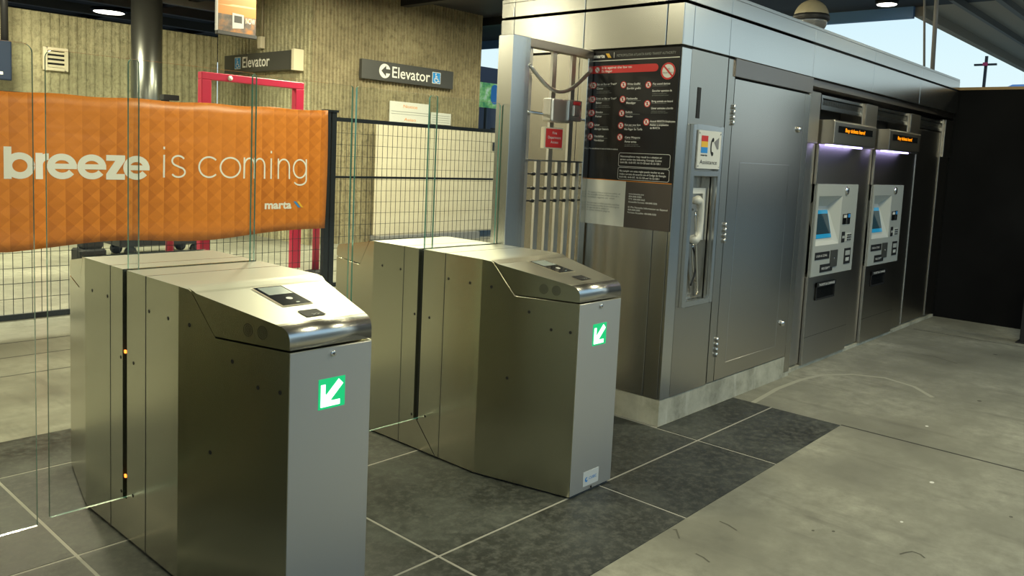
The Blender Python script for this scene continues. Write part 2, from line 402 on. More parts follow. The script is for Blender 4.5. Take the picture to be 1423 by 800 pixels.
for q in ([(3.29, 1.647), (3.286, 1.602), (3.263, 1.548)], [(2.936, 1.565), (2.931, 1.528), (2.913, 1.489)], [(3.055, 1.745), (3.07, 1.74), (3.003, 1.683)], [(3.582, 0.963), (3.62, 0.95), (3.652, 0.933), (3.65, 0.90), (3.629, 0.877)], [(7.791, 2.078), (7.781, 1.956), (7.677, 1.756)]):
    b.stroke(P_, q, 0.008, 'scuff_dark')
for x, y, r, k in ((4.567, 1.106, 0.016, 'gum_pale'), (5.576, 1.412, 0.014, 'gum_pale'), (3.929, 1.061, 0.010, 'gum_pale'), (4.397, 0.71, 0.012, 'scuff_dark'), (6.526, 1.325, 0.02, 'scuff_dark'), (3.586, 1.245, 0.010, 'scuff_dark'), (3.523, 1.312, 0.009, 'scuff_dark')): b.disc(P_, x, y, r, k, 12, r * 0.7)
struct(b.build('trim_3'))
# canopy roof: one deck over the concourse with an open corner over the street
b = MB()
b.box(-9, 13.8, -1.6, 26, 4.2, 4.5, 'deck'); b.box(13.8, 26, -1.6, 4.25, 4.2, 4.5, 'deck_brown')
for k in range(10):
    xx = -6.2 + 2.2 * k
    if xx < 13.5: b.box(xx, xx + 0.16, -1.6, 26, 4.05, 4.2, 'dark_metal')
for yy in (14.4, 15.6, 17.2, 19.0, 21.5): b.box(-9, 13.5, yy, yy + 0.14, 3.95, 4.12, 'beam_grey')
b.box(13.72, 13.80, 4.25, 26, 4.02, 4.25, 'sky_blue_trim')
b.box(13.8, 26, 4.13, 4.25, 4.05, 4.25, 'deck_brown'); b.box(13.0, 26, 3.50, 3.56, 4.1, 4.2, 'beam_grey'); b.box(13.0, 26, 2.94, 3.02, 4.1, 4.2, 'beam_grey')
struct(b.build('ceiling'))
def ribs(x0, x1, y, d, pitch, x_is=True):
    n = max(2, int(abs(x1 - x0) / pitch)); pts = []
    for i in range(n):
        s = x0 + (x1 - x0) * i / n; w = (x1 - x0) / n
        for f, dd in ((0, 0), (0.18, d), (0.62, d), (0.8, 0)):
            pts.append((s + w * f, y + dd) if x_is else (y + dd, s + w * f))
    return pts
b = MB()   # elevator block, ribbed concrete on the two faces in view
lp = ribs(14.2, 11.2, 7.464, 0.012, 0.11, False) + ribs(7.464, 11.2, 11.2, 0.03, 0.068) + [(11.2, 11.2), (11.2, 14.2)]
n = len(lp); nl = len(ribs(14.2, 11.2, 7.464, 0.012, 0.11, False))
vs = [(p[0], p[1], 0) for p in lp] + [(p[0], p[1], 4.2) for p in lp]
for i in range(n):
    j = (i + 1) % n
    b.add([vs[i], vs[j], vs[n + j], vs[n + i]], [(0, 1, 2, 3)], 'ribbed_pale' if i < nl - 1 else 'ribbed_tan')  # lit side face: its light is put into the paler colour
b.add(vs, [tuple(range(n))[::-1], tuple(range(n, 2 * n))], 'ribbed_tan')
struct(b.build('wall_center'))
b = MB(); b.box(-8, 1.5, 14.2, 14.5, 0, 3.46, 'reflection_dark'); lp = ribs(1.5, 7.45, 14.2, 0.014, 0.13) + [(7.45, 14.2), (7.45, 14.5), (1.5, 14.5)]  # unseen left stretch made dark to darken the near gate's reflection
b.prism([(p[0], p[1], 0) for p in lp], (0, 0, 3.46), 'ribbed_pale')
struct(b.build('wall_back'))
b = MB(); b.box(-6.3, -6.0, -1.5, 8.6, 0, 4.2, 'reflection_dark'); b.box(-6.3, -5.9, 8.6, 14.5, 0, 2.1, 'reflection_dark'); b.box(-6.3, -5.9, 8.6, 14.5, 2.1, 4.2, 'ribbed_pale'); struct(b.build('reflection_wall_left'))  # unseen wall added for the steel's reflections, dark with a pale upper part
b = MB(); b.box(-9, 26, -9.3, -9.0, 0, 3.3, 'sky_blocker'); struct(b.build('wall_sky_blocker'))  # unseen wall added to keep low sky out of the steel's reflections
b = MB(); b.box(11.25, 24, 17.6, 17.8, 0, 4.2, 'navy'); struct(b.build('wall_far'))
b = MB(); b.box(10.05, 10.13, 0.6, 2.75, 0.0, 2.545, 'black_paint'); b.box(10.04, 10.14, 0.6, 2.75, 2.545, 2.575, 'raw_wood')
b.box(10.13, 10.2, 0.6, 6.0, 0, 2.5, 'black_paint')
struct(b.build('wall_right'))
# ------------------------------------------------------------------ station booth
YF, XE = 2.547, 4.191
T = 0.02
booth = thing('station_booth', 'long stainless steel clad station booth on a concrete plinth, with door and machine bays', 'booth', (7.1, 3.3, 0))
b = MB()
b.box(4.215, 4.36, YF + 0.02, 3.99, 0.16, 2.64, 'seam'); b.box(4.36, 4.67, YF + 0.16, 3.99, 0.16, 2.64, 'seam'); b.box(4.36, 4.67, YF + 0.02, YF + 0.16, 0.16, 0.74, 'seam'); b.box(4.36, 4.67, YF + 0.02, YF + 0.16, 1.54, 2.64, 'seam'); b.box(4.67, 6.06, YF + 0.02, 3.99, 0.16, 2.64, 'seam'); b.box(6.06, 10.03, 2.78, 3.99, 0.0, 2.64, 'black'); b.box(4.215, 10.03, YF + 0.02, 3.99, 2.285, 2.64, 'seam')
b.build('core', booth)
b = MB(); b.box(XE + 0.004, 6.055, YF + 0.004, 4.0, 0.0, 0.163, 'plinth'); b.build('plinth', booth)
b = MB(); b.box(4.193, 10.03, YF + 0.003, 4.005, 2.64, 2.66, 'band_steel'); b.build('roof', booth)
def fp(b, x0, x1, z0, z1, m, y=YF, g=0.003): b.box(x0 + g, x1 - g, y, y + T, z0 + g, z1 - g, m)
b = MB()   # head bands along the front
for z0, z1 in ((2.283, 2.526), (2.538, 2.64)):
    for x0, x1 in ((XE, 4.305), (4.305, 4.752), (4.752, 6.055), (6.055, 7.34), (7.34, 8.65), (8.65, 10.03)): fp(b, x0, x1, z0, z1, 'band_steel', g=0.0025)
for z0, z1 in ((2.283, 2.526), (2.538, 2.64)):
    for y0, y1 in ((YF, 2.663), (2.663, 3.275), (3.275, 3.885), (3.885, 4.007)):
        b.box(XE, XE + T, y0 + 0.003, y1 - 0.003, z0 + 0.0025, z1 - 0.0025, 'band_steel')
b.build('head_band', booth, bevel=0.002)
b = MB()   # end wall cladding
for y0, y1 in ((YF + T, 2.671), (2.671, 3.30), (3.30, 3.885), (3.885, 4.007)):
    b.box(XE, XE + T, y0 + 0.002, y1 - 0.002, 0.165, 2.272, 'booth_steel')
b.build('end_panel', booth, bevel=0.0015)
b = MB(); fp(b, XE, 4.302, 0.165, 2.272, 'band_steel', g=0.002); b.build('corner_panel', booth, bevel=0.002)
NX0, NX1, NZ0, NZ1 = 4.376, 4.652, 0.755, 1.525
b = MB()
fp(b, 4.302, NX0, 0.165, 2.272, 'booth_steel', g=0.0); fp(b, NX1, 4.745, 0.165, 2.272, 'booth_steel', g=0.0)
fp(b, NX0, NX1, 0.165, NZ0, 'booth_steel', g=0.0); fp(b, NX0, NX1, NZ1, 2.272, 'booth_steel', g=0.0)
b.build('phone_panel', booth)
b = MB(); b.box(4.392, 4.430, YF - 0.003, YF + 0.002, 1.873, 2.057, 'black'); b.build('slot_cover', booth)
# niche box
b = MB(); D = 0.05
b.box(NX0 - 0.004, NX1 + 0.004, YF + D, YF + D + 0.01, NZ0, NZ1, 'booth_steel')
b.box(NX0 - 0.006, NX0, YF + 0.01, YF + D, NZ0, NZ1, 'booth_steel'); b.box(NX1, NX1 + 0.006, YF + 0.01, YF + D, NZ0, NZ1, 'booth_steel')
b.box(NX0, NX1, YF + 0.01, YF + D, NZ0 - 0.006, NZ0, 'booth_steel'); b.box(NX0, NX1, YF + 0.01, YF + D, NZ1, NZ1 + 0.006, 'booth_steel')
b.build('phone_niche', booth)
b = MB()
def frame(b, x0, x1, z0, z1, w, y0, y1, m):
    b.box(x0, x0 + w, y0, y1, z0, z1, m); b.box(x1 - w, x1, y0, y1, z0, z1, m); b.box(x0 + w, x1 - w, y0, y1, z0, z0 + w, m); b.box(x0 + w, x1 - w, y0, y1, z1 - w, z1, m)
frame(b, 4.337, 4.705, 0.722, 1.835, 0.036, YF - 0.026, YF, 'band_steel'); b.box(4.373, 4.669, YF - 0.026, YF, 1.525, 1.56, 'band_steel')
b.build('niche_frame', booth, bevel=0.002)
# door
b = MB(); fp(b, 4.757, 4.85, 0.168, 2.272, 'booth_steel', g=0.002); b.build('door_jamb', booth, bevel=0.0015); b = MB(); fp(b, 5.962, 6.055, 0.035, 2.155, 'booth_steel', g=0.002); b.build('door_jamb', booth, bevel=0.0015)
b = MB(); fp(b, 4.83, 6.055, 2.162, 2.282, 'brown_steel', y=YF - 0.012); b.build('door_header', booth, bevel=0.002)
door = None
b = MB(); fp(b, 4.852, 5.960, 0.168, 2.155, 'door_steel', g=0.003)
for r in ((4.995, 5.0, 0.275, 1.62), (5.765, 5.77, 0.275, 1.62), (4.995, 5.77, 0.272, 0.277), (4.995, 5.77, 1.618, 1.623)):
    b.box(r[0], r[1], YF - 0.0012, YF, r[2], r[3], 'chrome')
door = b.build('door', booth, bevel=0.002)
for z in (1.92, 1.16, 0.40):
    b = MB()
    for k in range(4): b.lathe((4.847, YF - 0.008, z - 0.065 + k * 0.034), [(0.002, 0), (0.009, 0.002), (0.009, 0.028), (0.002, 0.03)], 'chrome', n=10)
    b.box(4.834, 4.862, YF - 0.002, YF, z - 0.068, z + 0.072, 'booth_steel')
    b.build('hinge', door)
for x, z in ((5.87, 1.885), (5.852, 0.438)):
    b = MB(); b.lathe((x, YF - 0.022, z), [(0.004, 0), (0.016, 0.002), (0.021, 0.010), (0.024, 0.022)], 'chrome', 'Y', 16); b.build('lock', door)
# machine bays
YM = 2.57
b = MB(); b.box(6.055, 10.03, YF + 0.03, 2.80, 2.23, 2.283, 'brown_steel'); b.build('bay_soffit', booth)
for x0, x1, zt in ((6.06, 6.322, 2.19), (7.27, 7.60, 2.185), (8.505, 8.85, 2.185), (9.69, 10.03, 2.20)):
    b = MB(); b.box(x0, x1, YM + 0.022, 2.78, 0.045, zt, 'machine_steel'); b.box(x0 + 0.03, x1 - 0.02, YM, YM + 0.03, 1.80, zt, 'machine_steel'); b.build('bay_pillar', booth, bevel=0.002)
for x0, x1 in ((6.39, 7.29), (7.66, 8.53), (8.93, 9.74)):
    b = MB()
    frame(b, x0, x1, 2.072, 2.183, 0.022, 2.60, 2.63, 'band_steel'); b.box(x0, x1, 2.63, 2.635, 2.075, 2.18, 'black'); b.box(x0 + 0.02, x1 - 0.02, 2.605, 2.63, 2.094, 2.106, 'band_steel')
    for k in range(34):
        xx = x0 + 0.024 + (x1 - x0 - 0.05) * k / 33.0; b.box(xx, xx + 0.009, 2.607, 2.628, 2.106, 2.150, 'band_steel')
    b.build('louver', booth)
b = MB(); fp(b, 8.855, 9.685, 0.045, 2.06, 'machine_steel', y=2.60); b.box(8.853, 8.861, 2.585, 2.60, 0.05, 2.0, 'chrome'); b.build('bay_panel', booth, bevel=0.002)
b = MB(); b.box(6.07, 10.0, 2.585, 2.70, 0.0, 0.03, 'plinth'); b.build('bay_sill', booth)
# ------------------------------------------------------------------ ticket machines
def machine(x0, x1, label):
    w = x1 - x0; r = thing('ticket_machine', label, 'ticket machine', ((x0 + x1) / 2, YM, 0), 'ticket machines in the booth')
    k = w / 0.925
    def X(x): return x0 + (x - 6.335) * k
    b = MB(); b.box(x0, x1, YM, 2.78, 0.03, 0.742, 'machine_steel'); b.box(x0, x1, YM, 2.78, 1.486, 1.80, 'machine_steel')
    b.box(x0, x1, 2.72, 2.78, 0.742, 1.486, 'machine_steel'); b.box(x0 + 0.003, x1 - 0.003, YM - 0.0006, YM, 0.25, 0.253, 'seam')
    b.box(x0, x0 + 0.006, YM - 0.004, YM, 0.03, 1.79, 'band_steel')
    b.build('housing', r, bevel=0.002)
    yh = 2.458
    b = MB(); b.prism([(x0, yh + 0.012, 1.80), (x0, yh, 1.81), (x0, yh, 1.975), (x0, yh + 0.012, 1.987), (x0, 2.78, 1.987), (x0, 2.78, 1.80)], (w, 0, 0), 'machine_steel')
    hd = b.build('hood', r, bevel=0.002)
    b = MB(); b.box(X(6.415), X(7.165), yh - 0.004, yh, 1.893, 1.945, 'black_gloss'); ld = b.build('led_display', r)
    b = MB(); b.text(PL((X(6.55), yh - 0.0055, 1.903), X_, Z_), 'Buy tickets here!', 0, 0, 0.030, 'led_orange', w=0.43 * k, bold=0.012); b.build('lettering', ld)
    b = MB(); b.box(x0 + 0.05, X(7.10), yh + 0.05, yh + 0.085, 1.788, 1.80, 'light_strip'); b.build('light_strip', r)
    # fascia with screen opening
    fz0, fz1, sx0, sx1, sz0, sz1 = 0.742, 1.486, X(6.41), X(6.90), 0.99, 1.39
    yf = YM - 0.006
    b = MB()
    for a in ((x0 + 0.03, sx0, fz0, fz1), (sx1, x1 - 0.01, fz0, fz1), (sx0, sx1, fz0, sz0), (sx0, sx1, sz1, fz1)): b.box(a[0], a[1], yf, YM + 0.02, a[2], a[3], 'fascia')
    b.add([(sx0, yf, sz0), (sx1, yf, sz0), (sx1, yf, sz1), (sx0, yf, sz1), (sx0 + 0.03, 2.60, sz0 + 0.03), (sx1 - 0.05, 2.60, sz0 + 0.03), (sx1 - 0.05, 2.665, sz1 - 0.09), (sx0 + 0.03, 2.665, sz1 - 0.09)],
          [(0, 1, 5, 4), (1, 2, 6, 5), (2, 3, 7, 6), (3, 0, 4, 7), (4, 5, 6, 7)], 'fascia_recess')
    fa = b.build('fascia', r)
    q = lambda u, z: V3((sx0 + u * k, 2.5985 + (z - 1.02) / (1.30 - 1.02) * 0.065 - 0.004, z))
    b = MB(); b.add([q(0.05, 1.042), q(0.415, 1.042), q(0.415, 1.268), q(0.05, 1.268)], [(0, 1, 2, 3)], 'screen_blue')
    d = V3((0, -0.002, 0)); b.add([q(0.06, 1.075) + d, q(0.405, 1.075) + d, q(0.405, 1.238) + d, q(0.06, 1.238) + d], [(0, 1, 2, 3)], 'screen_dark'); b.build('screen', r)
    b = MB(); b.lathe((X(6.985), yf - 0.016, 1.432), [(0.012, 0), (0.033, 0.004), (0.038, 0.016)], 'chrome', 'Y', 18); b.box(X(6.98), X(6.99), yf - 0.018, yf - 0.014, 1.415, 1.45, 'black'); b.build('coin_slot', r)
    b = MB(); b.box(X(6.945), X(7.02), yf - 0.006, yf, 1.15, 1.235, 'black_gloss'); b.box(X(6.955), X(7.01), yf - 0.012, yf, 1.205, 1.228, 'white_paint'); b.build('card_reader', r)
    b = MB(); b.box(X(7.04), X(7.105), yf - 0.006, yf, 1.15, 1.24, 'black_gloss'); b.box(X(7.048), X(7.085), yf - 0.009, yf, 1.155, 1.20, 'chrome'); b.box(X(7.052), X(7.09), yf - 0.010, yf, 1.205, 1.235, 'blue_print'); b.build('tap_target', r)
    b = MB(); b.box(X(6.955), X(7.02), yf - 0.004, yf, 0.995, 1.085, 'black'); b.box(X(6.962), X(7.012), yf - 0.006, yf, 1.03, 1.05, 'fascia'); b.build('receipt_slot', r)
    b = MB(); b.box(X(7.05), X(7.16), yf - 0.004, yf, 1.0, 1.07, 'fascia_recess')
    for i in range(4):
        for j in range(3): b.box(X(7.06 + i * 0.025), X(7.076 + i * 0.025), yf - 0.010, yf, 1.008 + j * 0.02, 1.022 + j * 0.02, 'chrome')
    b.build('keypad', r)
    b = MB(); b.box(X(6.42), X(6.715), yf - 0.004, yf, 0.876, 0.936, 'black'); b.text(PL((X(6.44), yf - 0.005, 0.897), X_, Z_), 'CASH & COINS', 0, 0, 0.018, 'white_text', w=0.22 * k); b.build('bill_slot', r)
    b = MB(); b.box(X(6.74), X(6.885), yf - 0.008, yf, 0.80, 0.94, 'sign_grey'); b.lathe((X(6.82), yf - 0.011, 0.87), [(0.005, 0), (0.012, 0.003)], 'chrome', 'Y', 10); b.build('card_slot', r)
    b = MB(); b.box(X(6.54), X(6.80), yf - 0.004, yf, 0.768, 0.832, 'black'); b.text(PL((X(6.57), yf - 0.005, 0.79), X_, Z_), 'RECEIPT', 0, 0, 0.018, 'white_text', w=0.17 * k); b.build('change_slot', r)
    b = MB(); b.box(X(7.045), X(7.185), yf - 0.005, yf, 0.806, 0.94, 'black'); b.box(X(7.06), X(7.165), yf - 0.007, yf, 0.88, 0.92, 'fascia'); b.box(X(7.075), X(7.15), yf - 0.007, yf, 0.83, 0.86, 'fascia_recess'); b.build('card_tray', r)
    b = MB()
    cx0, cx1, cz0, cz1 = X(6.50), X(6.895), 0.542, 0.685
    frame(b, cx0, cx1, cz0, cz1, 0.012, YM - 0.010, YM, 'black'); b.box(cx0, cx1, YM - 0.002, YM, cz0, cz1, 'black_gloss'); b.box(cx0, cx1, YM - 0.016, YM - 0.002, cz1 - 0.035, cz1, 'black')
    b.text(PL((cx0 + 0.03, YM - 0.0175, cz1 - 0.026), X_, Z_), 'TICKETS & CHANGE', 0, 0, 0.018, 'white_text', w=0.33 * k, bold=0.01); b.build('ticket_tray', r)
    return r
machine(6.335, 7.26, 'steel ticket machine with amber display nearest the booth door')
machine(7.615, 8.49, 'steel ticket machine with amber display next to the plain bay, farther from the booth door')
# ------------------------------------------------------------------ assistance phone
ph = thing('assistance_phone', 'ivory handset phone on a white frame in the steel niche', 'telephone', (4.48, YF + 0.05, 0.8))
yb = YF + D
b = MB(); frame(b, 4.40, 4.648, 1.12, 1.45, 0.035, yb - 0.012, yb, 'white_paint'); b.box(4.435, 4.613, yb - 0.005, yb, 1.155, 1.415, 'machine_steel'); b.build('back_plate', ph)
b = MB()
ya = yb - 0.055
pts = [(4.448, ya, 1.357), (4.452, ya, 1.372), (4.475, ya, 1.378), (4.503, ya, 1.365), (4.520, ya, 1.325), (4.523, ya, 1.25), (4.518, ya, 1.185), (4.500, ya, 1.145), (4.472, ya, 1.132), (4.450, ya, 1.138), (4.446, ya, 1.152)]
b.tube(pts, [0.026, 0.031, 0.029, 0.025, 0.021, 0.0205, 0.021, 0.025, 0.029, 0.031, 0.026], 'phone_ivory', 14); b.build('handset', ph)
b = MB(); b.box(4.47, 4.50, yb - 0.05, yb, 1.31, 1.325, 'chrome'); b.build('hook', ph)
b = MB(); b.box(4.465, 4.495, yb - 0.06, yb, 1.105, 1.125, 'navy'); b.build('cord_collar', ph)
b = MB(); pts = []
for i in range(25):
    f = i / 24; pts.append((4.462 + 0.13 * f, yb - 0.05 + 0.02 * f, 1.30 - 0.52 * f))
b.tube(pts, 0.007, 'chrome', 8)
pts = [(4.50 + 0.055 * math.cos(f / 16 * 3.14 - 1.57), yb - 0.03, 1.08 - 0.24 * f / 16) for f in range(17)]; b.tube(pts, 0.006, 'dark_metal', 8)
pts = [(4.51 + 0.06 * (f / 10) ** 2, yb - 0.02, 1.10 - 0.024 * f) for f in range(11)]; b.tube(pts, 0.006, 'chrome', 8)
b.build('armored_cord', ph)
sg = thing('assistance_sign', 'white Assistance sign with a phone symbol on the steel niche frame', 'sign', (4.525, YF - 0.026, 1.57))
b = MB(); b.box(4.383, 4.662, YF - 0.034, YF - 0.024, 1.572, 1.803, 'white_paint'); b.build('plate', sg)
P = PL((4.383, YF - 0.0352, 1.572), X_, Z_)
b = MB()
b.rect(P, 0.035, 0.115, 0.165, 0.20, 'red_print'); b.rect(P, 0.035, 0.115, 0.13, 0.165, 'yellow_print'); b.rect(P, 0.035, 0.115, 0.095, 0.13, 'blue_print')
b.text(P, 'marta', 0.036, 0.077, 0.012, 'black', w=0.078, bold=0.03)
b.stroke(P, arc(0.175, 0.135, 0.020, 100, 260, 10, ry=0.045), 0.013, 'black'); b.disc(P, 0.176, 0.178, 0.013, 'black'); b.disc(P, 0.176, 0.092, 0.013, 'black')
b.flat(P, [(0.19, 0.165), (0.25, 0.195), (0.25, 0.125), (0.235, 0.12)], 'beam_grey')
b.text(P, 'Assistance', 0.03, 0.028, 0.026, 'black', w=0.21)
b.build('lettering', sg)
for u, v in ((0.012, 0.015), (0.267, 0.015), (0.012, 0.216), (0.267, 0.216)):
    b = MB(); b.lathe((4.383 + u, YF - 0.0375, 1.572 + v), [(0.002, 0), (0.005, 0.001), (0.005, 0.003)], 'chrome', 'Y', 8); b.build('screw', sg)
# ------------------------------------------------------------------ rules poster on the end wall
ps = thing('rules_poster', 'tall black poster of transit rules with red symbols on the booth end wall', 'poster', (XE, 2.88, 1.19))
b = MB(); b.box(XE - 0.006, XE, 2.557, 3.205, 1.472, 2.27, 'poster_black'); b.build('black_panel', ps)
b = MB(); b.box(XE - 0.006, XE, 2.882, 3.205, 1.19, 1.472, 'poster_white'); b.build('white_panel', ps)
b = MB(); b.box(XE - 0.006, XE, 2.557, 2.882, 1.19, 1.472, 'poster_brown'); b.build('brown_panel', ps)
P = PL((XE - 0.0072, 0, 0), -Y_, Z_); P2 = PL((XE - 0.0080, 0, 0), -Y_, Z_); P3 = PL((XE - 0.0088, 0, 0), -Y_, Z_)
b = MB()
b.rect(P, -3.205, -2.557, 2.209, 2.214, 'poster_white'); b.rect(P, -3.205, -2.557, 1.472, 1.476, 'orange_print')
b.text(P, 'marta', -3.18, 2.231, 0.021, 'white_text', w=0.085, bold=0.05)
b.flat(P, [(-3.09, 2.255), (-3.065, 2.255), (-3.045, 2.228), (-3.07, 2.228)], 'yellow_print'); b.rect(P, -3.027, -3.024, 2.226, 2.26, 'white_text')
b.text(P, 'METROPOLITAN ATLANTA RAPID TRANSIT AUTHORITY', -3.005, 2.232, 0.015, 'grey_text', w=0.42)
b.build('header', ps)
b = MB()
bar = [(-3.195, 2.134), (-2.725, 2.134)] + arc(-2.722, 2.157, 0.023, -90, 90, 8) + [(-3.195, 2.18)]
b.flat(P, bar, 'red_print'); b.text(P2, 'It is against the law to:', -3.112, 2.161, 0.014, 'white_text', w=0.225, bold=0.01); b.text(P2, 'Es ilegal:', -3.112, 2.14, 0.014, 'white_text', w=0.08, bold=0.01)
def nosym(b, u, v, r):
    b.disc(P2, u, v, r, 'white_text', 18); b.ring(P3, u, v, r * 0.80, r, 'red_print', 18)
    b.stroke(P3, [(u - r * 0.6, v + r * 0.6), (u + r * 0.6, v - r * 0.6)], r * 0.2, 'red_print')
nosym(b, -3.147, 2.156, 0.021)
b.build('red_bar', ps)
b = MB(); nosym(b, -2.63, 2.133, 0.050); b.text(P2, 'NO', -2.63, 2.137, 0.012, 'black', align='C', bold=0.01); b.text(P2, 'TRESPASSING', -2.63, 2.118, 0.010, 'black', w=0.072, align='C'); b.build('no_trespassing_symbol', ps)
icons = [(-3.169, 2.061), (-3.170, 1.974), (-3.171, 1.889), (-3.173, 1.813), (-3.175, 1.739), (-2.942, 2.06), (-2.942, 1.972), (-2.943, 1.887), (-2.944, 1.812), (-2.946, 1.741), (-2.761, 2.056), (-2.761, 1.944), (-2.760, 1.835)]
for i, (u, v) in enumerate(icons):
    b = MB(); b.disc(P, u, v, 0.021, 'white_text', 18); b.ring(P2, u, v, 0.0165, 0.0215, 'red_print', 18)
    b.disc(P2, u + 0.001, v + 0.007, 0.004, 'black', 8); b.stroke(P2, [(u, v + 0.004), (u - 0.003, v - 0.010)], 0.007, 'black'); b.stroke(P3, [(u - 0.011, v + 0.011), (u + 0.011, v - 0.011)], 0.0045, 'red_print')
    b.build('prohibition_icon', ps)
b = MB()
def ln(s, u, v, h, w=None, c='white_text', bold=0.012): b.text(P, s, u, v, h, c, w=w, bold=bold)
H1 = 0.0125
for (s1, s2, u, v, w1, w2, tiny) in (
    ('Eat on Bus or Train*', 'Comer', -3.144, 2.061, 0.15, 0.05, 1), ('Drink on Bus or Train*', 'Beber', -3.145, 1.972, 0.155, 0.045, 1), ('Smoke', 'Fumar', -3.143, 1.888, 0.055, 0.05, 0), ('Litter', 'Arrojar basura', -3.146, 1.809, 0.04, 0.11, 0), ('Vandalize', 'Vandalizar', -3.146, 1.738, 0.075, 0.08, 0),
    ('Write Graffiti', 'Escribir grafiti', -2.915, 2.058, 0.095, 0.10, 0), ('Panhandle', 'Mendigar', -2.914, 1.97, 0.08, 0.07, 0), ('Solicit', 'Vender', -2.915, 1.888, 0.05, 0.055, 0), ('Not pay your fare', 'No Pagar Su Tarifa', -2.916, 1.811, 0.115, 0.13, 0), ('Carry Weapons', 'Portar armas', -2.908, 1.735, 0.11, 0.085, 1),
    ('Play sound devices', 'Escuchar aparatos de', -2.731, 2.055, 0.12, 0.135, 1), ('Bring animals on board', 'Llevar animales a bordo', -2.731, 1.952, 0.145, 0.15, 1), ('Assault MARTA Employees', 'Asaltar a empleados', -2.735, 1.834, 0.175, 0.13, 0)):
    d2 = 0.026 if u < -2.74 else (0.041 if tiny else 0.021)
    ln(s1, u, v, H1, w1); ln(s2, u, v - d2, H1, w2)
    b.rect(P, u, u + 0.105, v - 0.0075, v - 0.006, 'grey_text')
    if tiny:
        ln('without earphones' if u > -2.74 else 'no open containers', u, v - d2 - 0.014, 0.006, 0.10, 'grey_text', 0); ln('permitted only with carrier' , u, v - d2 - 0.024, 0.006, 0.115, 'grey_text', 0)
ln('de MARTA', -2.732, 1.794, H1, 0.07)
ln('*You are allowed to eat and drink in stations', -3.184, 1.662, 0.009, 0.227)
b.build('rule_text', ps)
for z0, z1, t in ((1.563, 1.645, ('Noncompliance may result in a citation or', 'arrest under the following Georgia Codes:', '16-8-100, 16-8-107, 16-12-120 and 16-12-120.1')), (1.483, 1.556, ('No cumplir con estas reglas puede resultar en una', 'multa o arresto de acuerdo con el Codigo de Georgia:', '16-8-100, 16-8-107, 16-12-120 and 16-12-120.1'))):
    b = MB()
    u0, u1, rr, wd = -2.946, -2.578, 0.012, 0.0022
    path = arc(u1 - rr, z0 + rr, rr, -90, 0, 5) + arc(u1 - rr, z1 - rr, rr, 0, 90, 5) + arc(u0 + rr, z1 - rr, rr, 90, 180, 5) + arc(u0 + rr, z0 + rr, rr, 180, 270, 5); path.append(path[0])
    b.stroke(P, path, wd, 'white_text')
    for i, s in enumerate(t): b.text(P, s, u0 + 0.012, z1 - 0.026 - 0.0185 * i, 0.0115, 'white_text', w=(0.30, 0.30, 0.29)[i] if z0 > 1.5 else (0.32, 0.335, 0.29)[i], bold=0.012)
    b.build('notice_box', ps)
b = MB()
for i, (s, w) in enumerate((('To report a crime or suspicious activity call', 0.25), ('For accessible formats of this notice ask a', 0.243), ('station agent or visit', 0.21))): b.text(P, s, -3.169, 1.386 - i * 0.0155, 0.010, 'grey_text', w=w)
for i, (s, w) in enumerate((('Para denunciar un delito o actividad sospechosa', 0.25), ('Para formatos accesibles de este aviso pregunte', 0.25), ('al agente de la estacion', 0.17), ('o visite nuestra pagina', 0.18))): b.text(P, s, -3.171, 1.318 - i * 0.0152, 0.010, 'grey_text', w=w)
for i, (s, w) in enumerate((('www.itsmarta.com', 0.11), ('404-848-5000', 0.095), ('TTY: 404-848-5665', 0.12), ('Accessible Formats: 404-848-5202', 0.208), ('', 0), ('Si Wa Necesita Informacion en Espanol', 0.282), ('404-848-5000', 0.09), ('Formato Accesible: 404-848-5202', 0.206))):
    if s: b.text(P, s, -2.856, 1.393 - i * 0.0163, 0.0105, 'white_text', w=w, bold=0.012)
b.build('contact_text', ps)
# ------------------------------------------------------------------ swing gate next to the booth
GY = 3.2
gd = thing('swing_gate', 'tall steel bar swing gate between the far fare gate and the booth', 'gate', (3.8, GY, 0))
b = MB(); b.box(3.405, 3.515, GY - 0.045, GY + 0.07, 0.0, 2.272, 'band_steel'); b.box(3.515, 3.57, GY - 0.03, GY + 0.03, 0.0, 2.275, 'band_steel'); b.build('gate_post', gd, bevel=0.003)
b = MB(); b.box(3.57, 4.178, GY - 0.025, GY + 0.025, 2.225, 2.275, 'brown_steel'); b.box(4.125, 4.178, GY - 0.025, GY + 0.025, 0.06, 2.225, 'band_steel'); b.box(3.57, 4.125, GY - 0.025, GY + 0.025, 0.06, 0.12, 'band_steel'); b.build('leaf_frame', gd, bevel=0.003)
for x in (3.60, 3.715, 3.82, 3.91, 4.005, 4.09):
    long_ = x in (3.60, 3.82, 4.005)
    b = MB(); b.box(x - 0.019, x + 0.019, GY - 0.006, GY + 0.012, 0.12, 2.225 if long_ else 1.575, 'gate_panel'); b.build('bar', gd)
b = MB(); b.box(3.565, 4.13, GY - 0.018, GY - 0.004, 1.57, 1.58, 'band_steel'); b.build('cross_rail', gd)
b = MB()
for z in (1.495, 1.41, 1.335):
    b.tube([(3.56, GY, z), (4.13, GY, z)], 0.0045, 'dark_metal', 8)
    for x in (3.655, 3.765, 3.865, 3.955, 4.045): b.lathe((x, GY - 0.02, z), [(0.001, -0.012), (0.010, -0.010), (0.010, 0.012)], 'dark_metal', 'Y', 8)
b.build('rod', gd)
b = MB(); pts = []
for i in range(25):
    f = i / 24; pts.append((3.565 + f * 0.56, GY - 0.03, 2.12 - 0.135 * math.sin(math.pi * min(1, f * 1.0)) ** 1.0 + 0.012 * f))
b.tube(pts, 0.012, 'gate_panel', 10); b.build('flexible_conduit', gd)
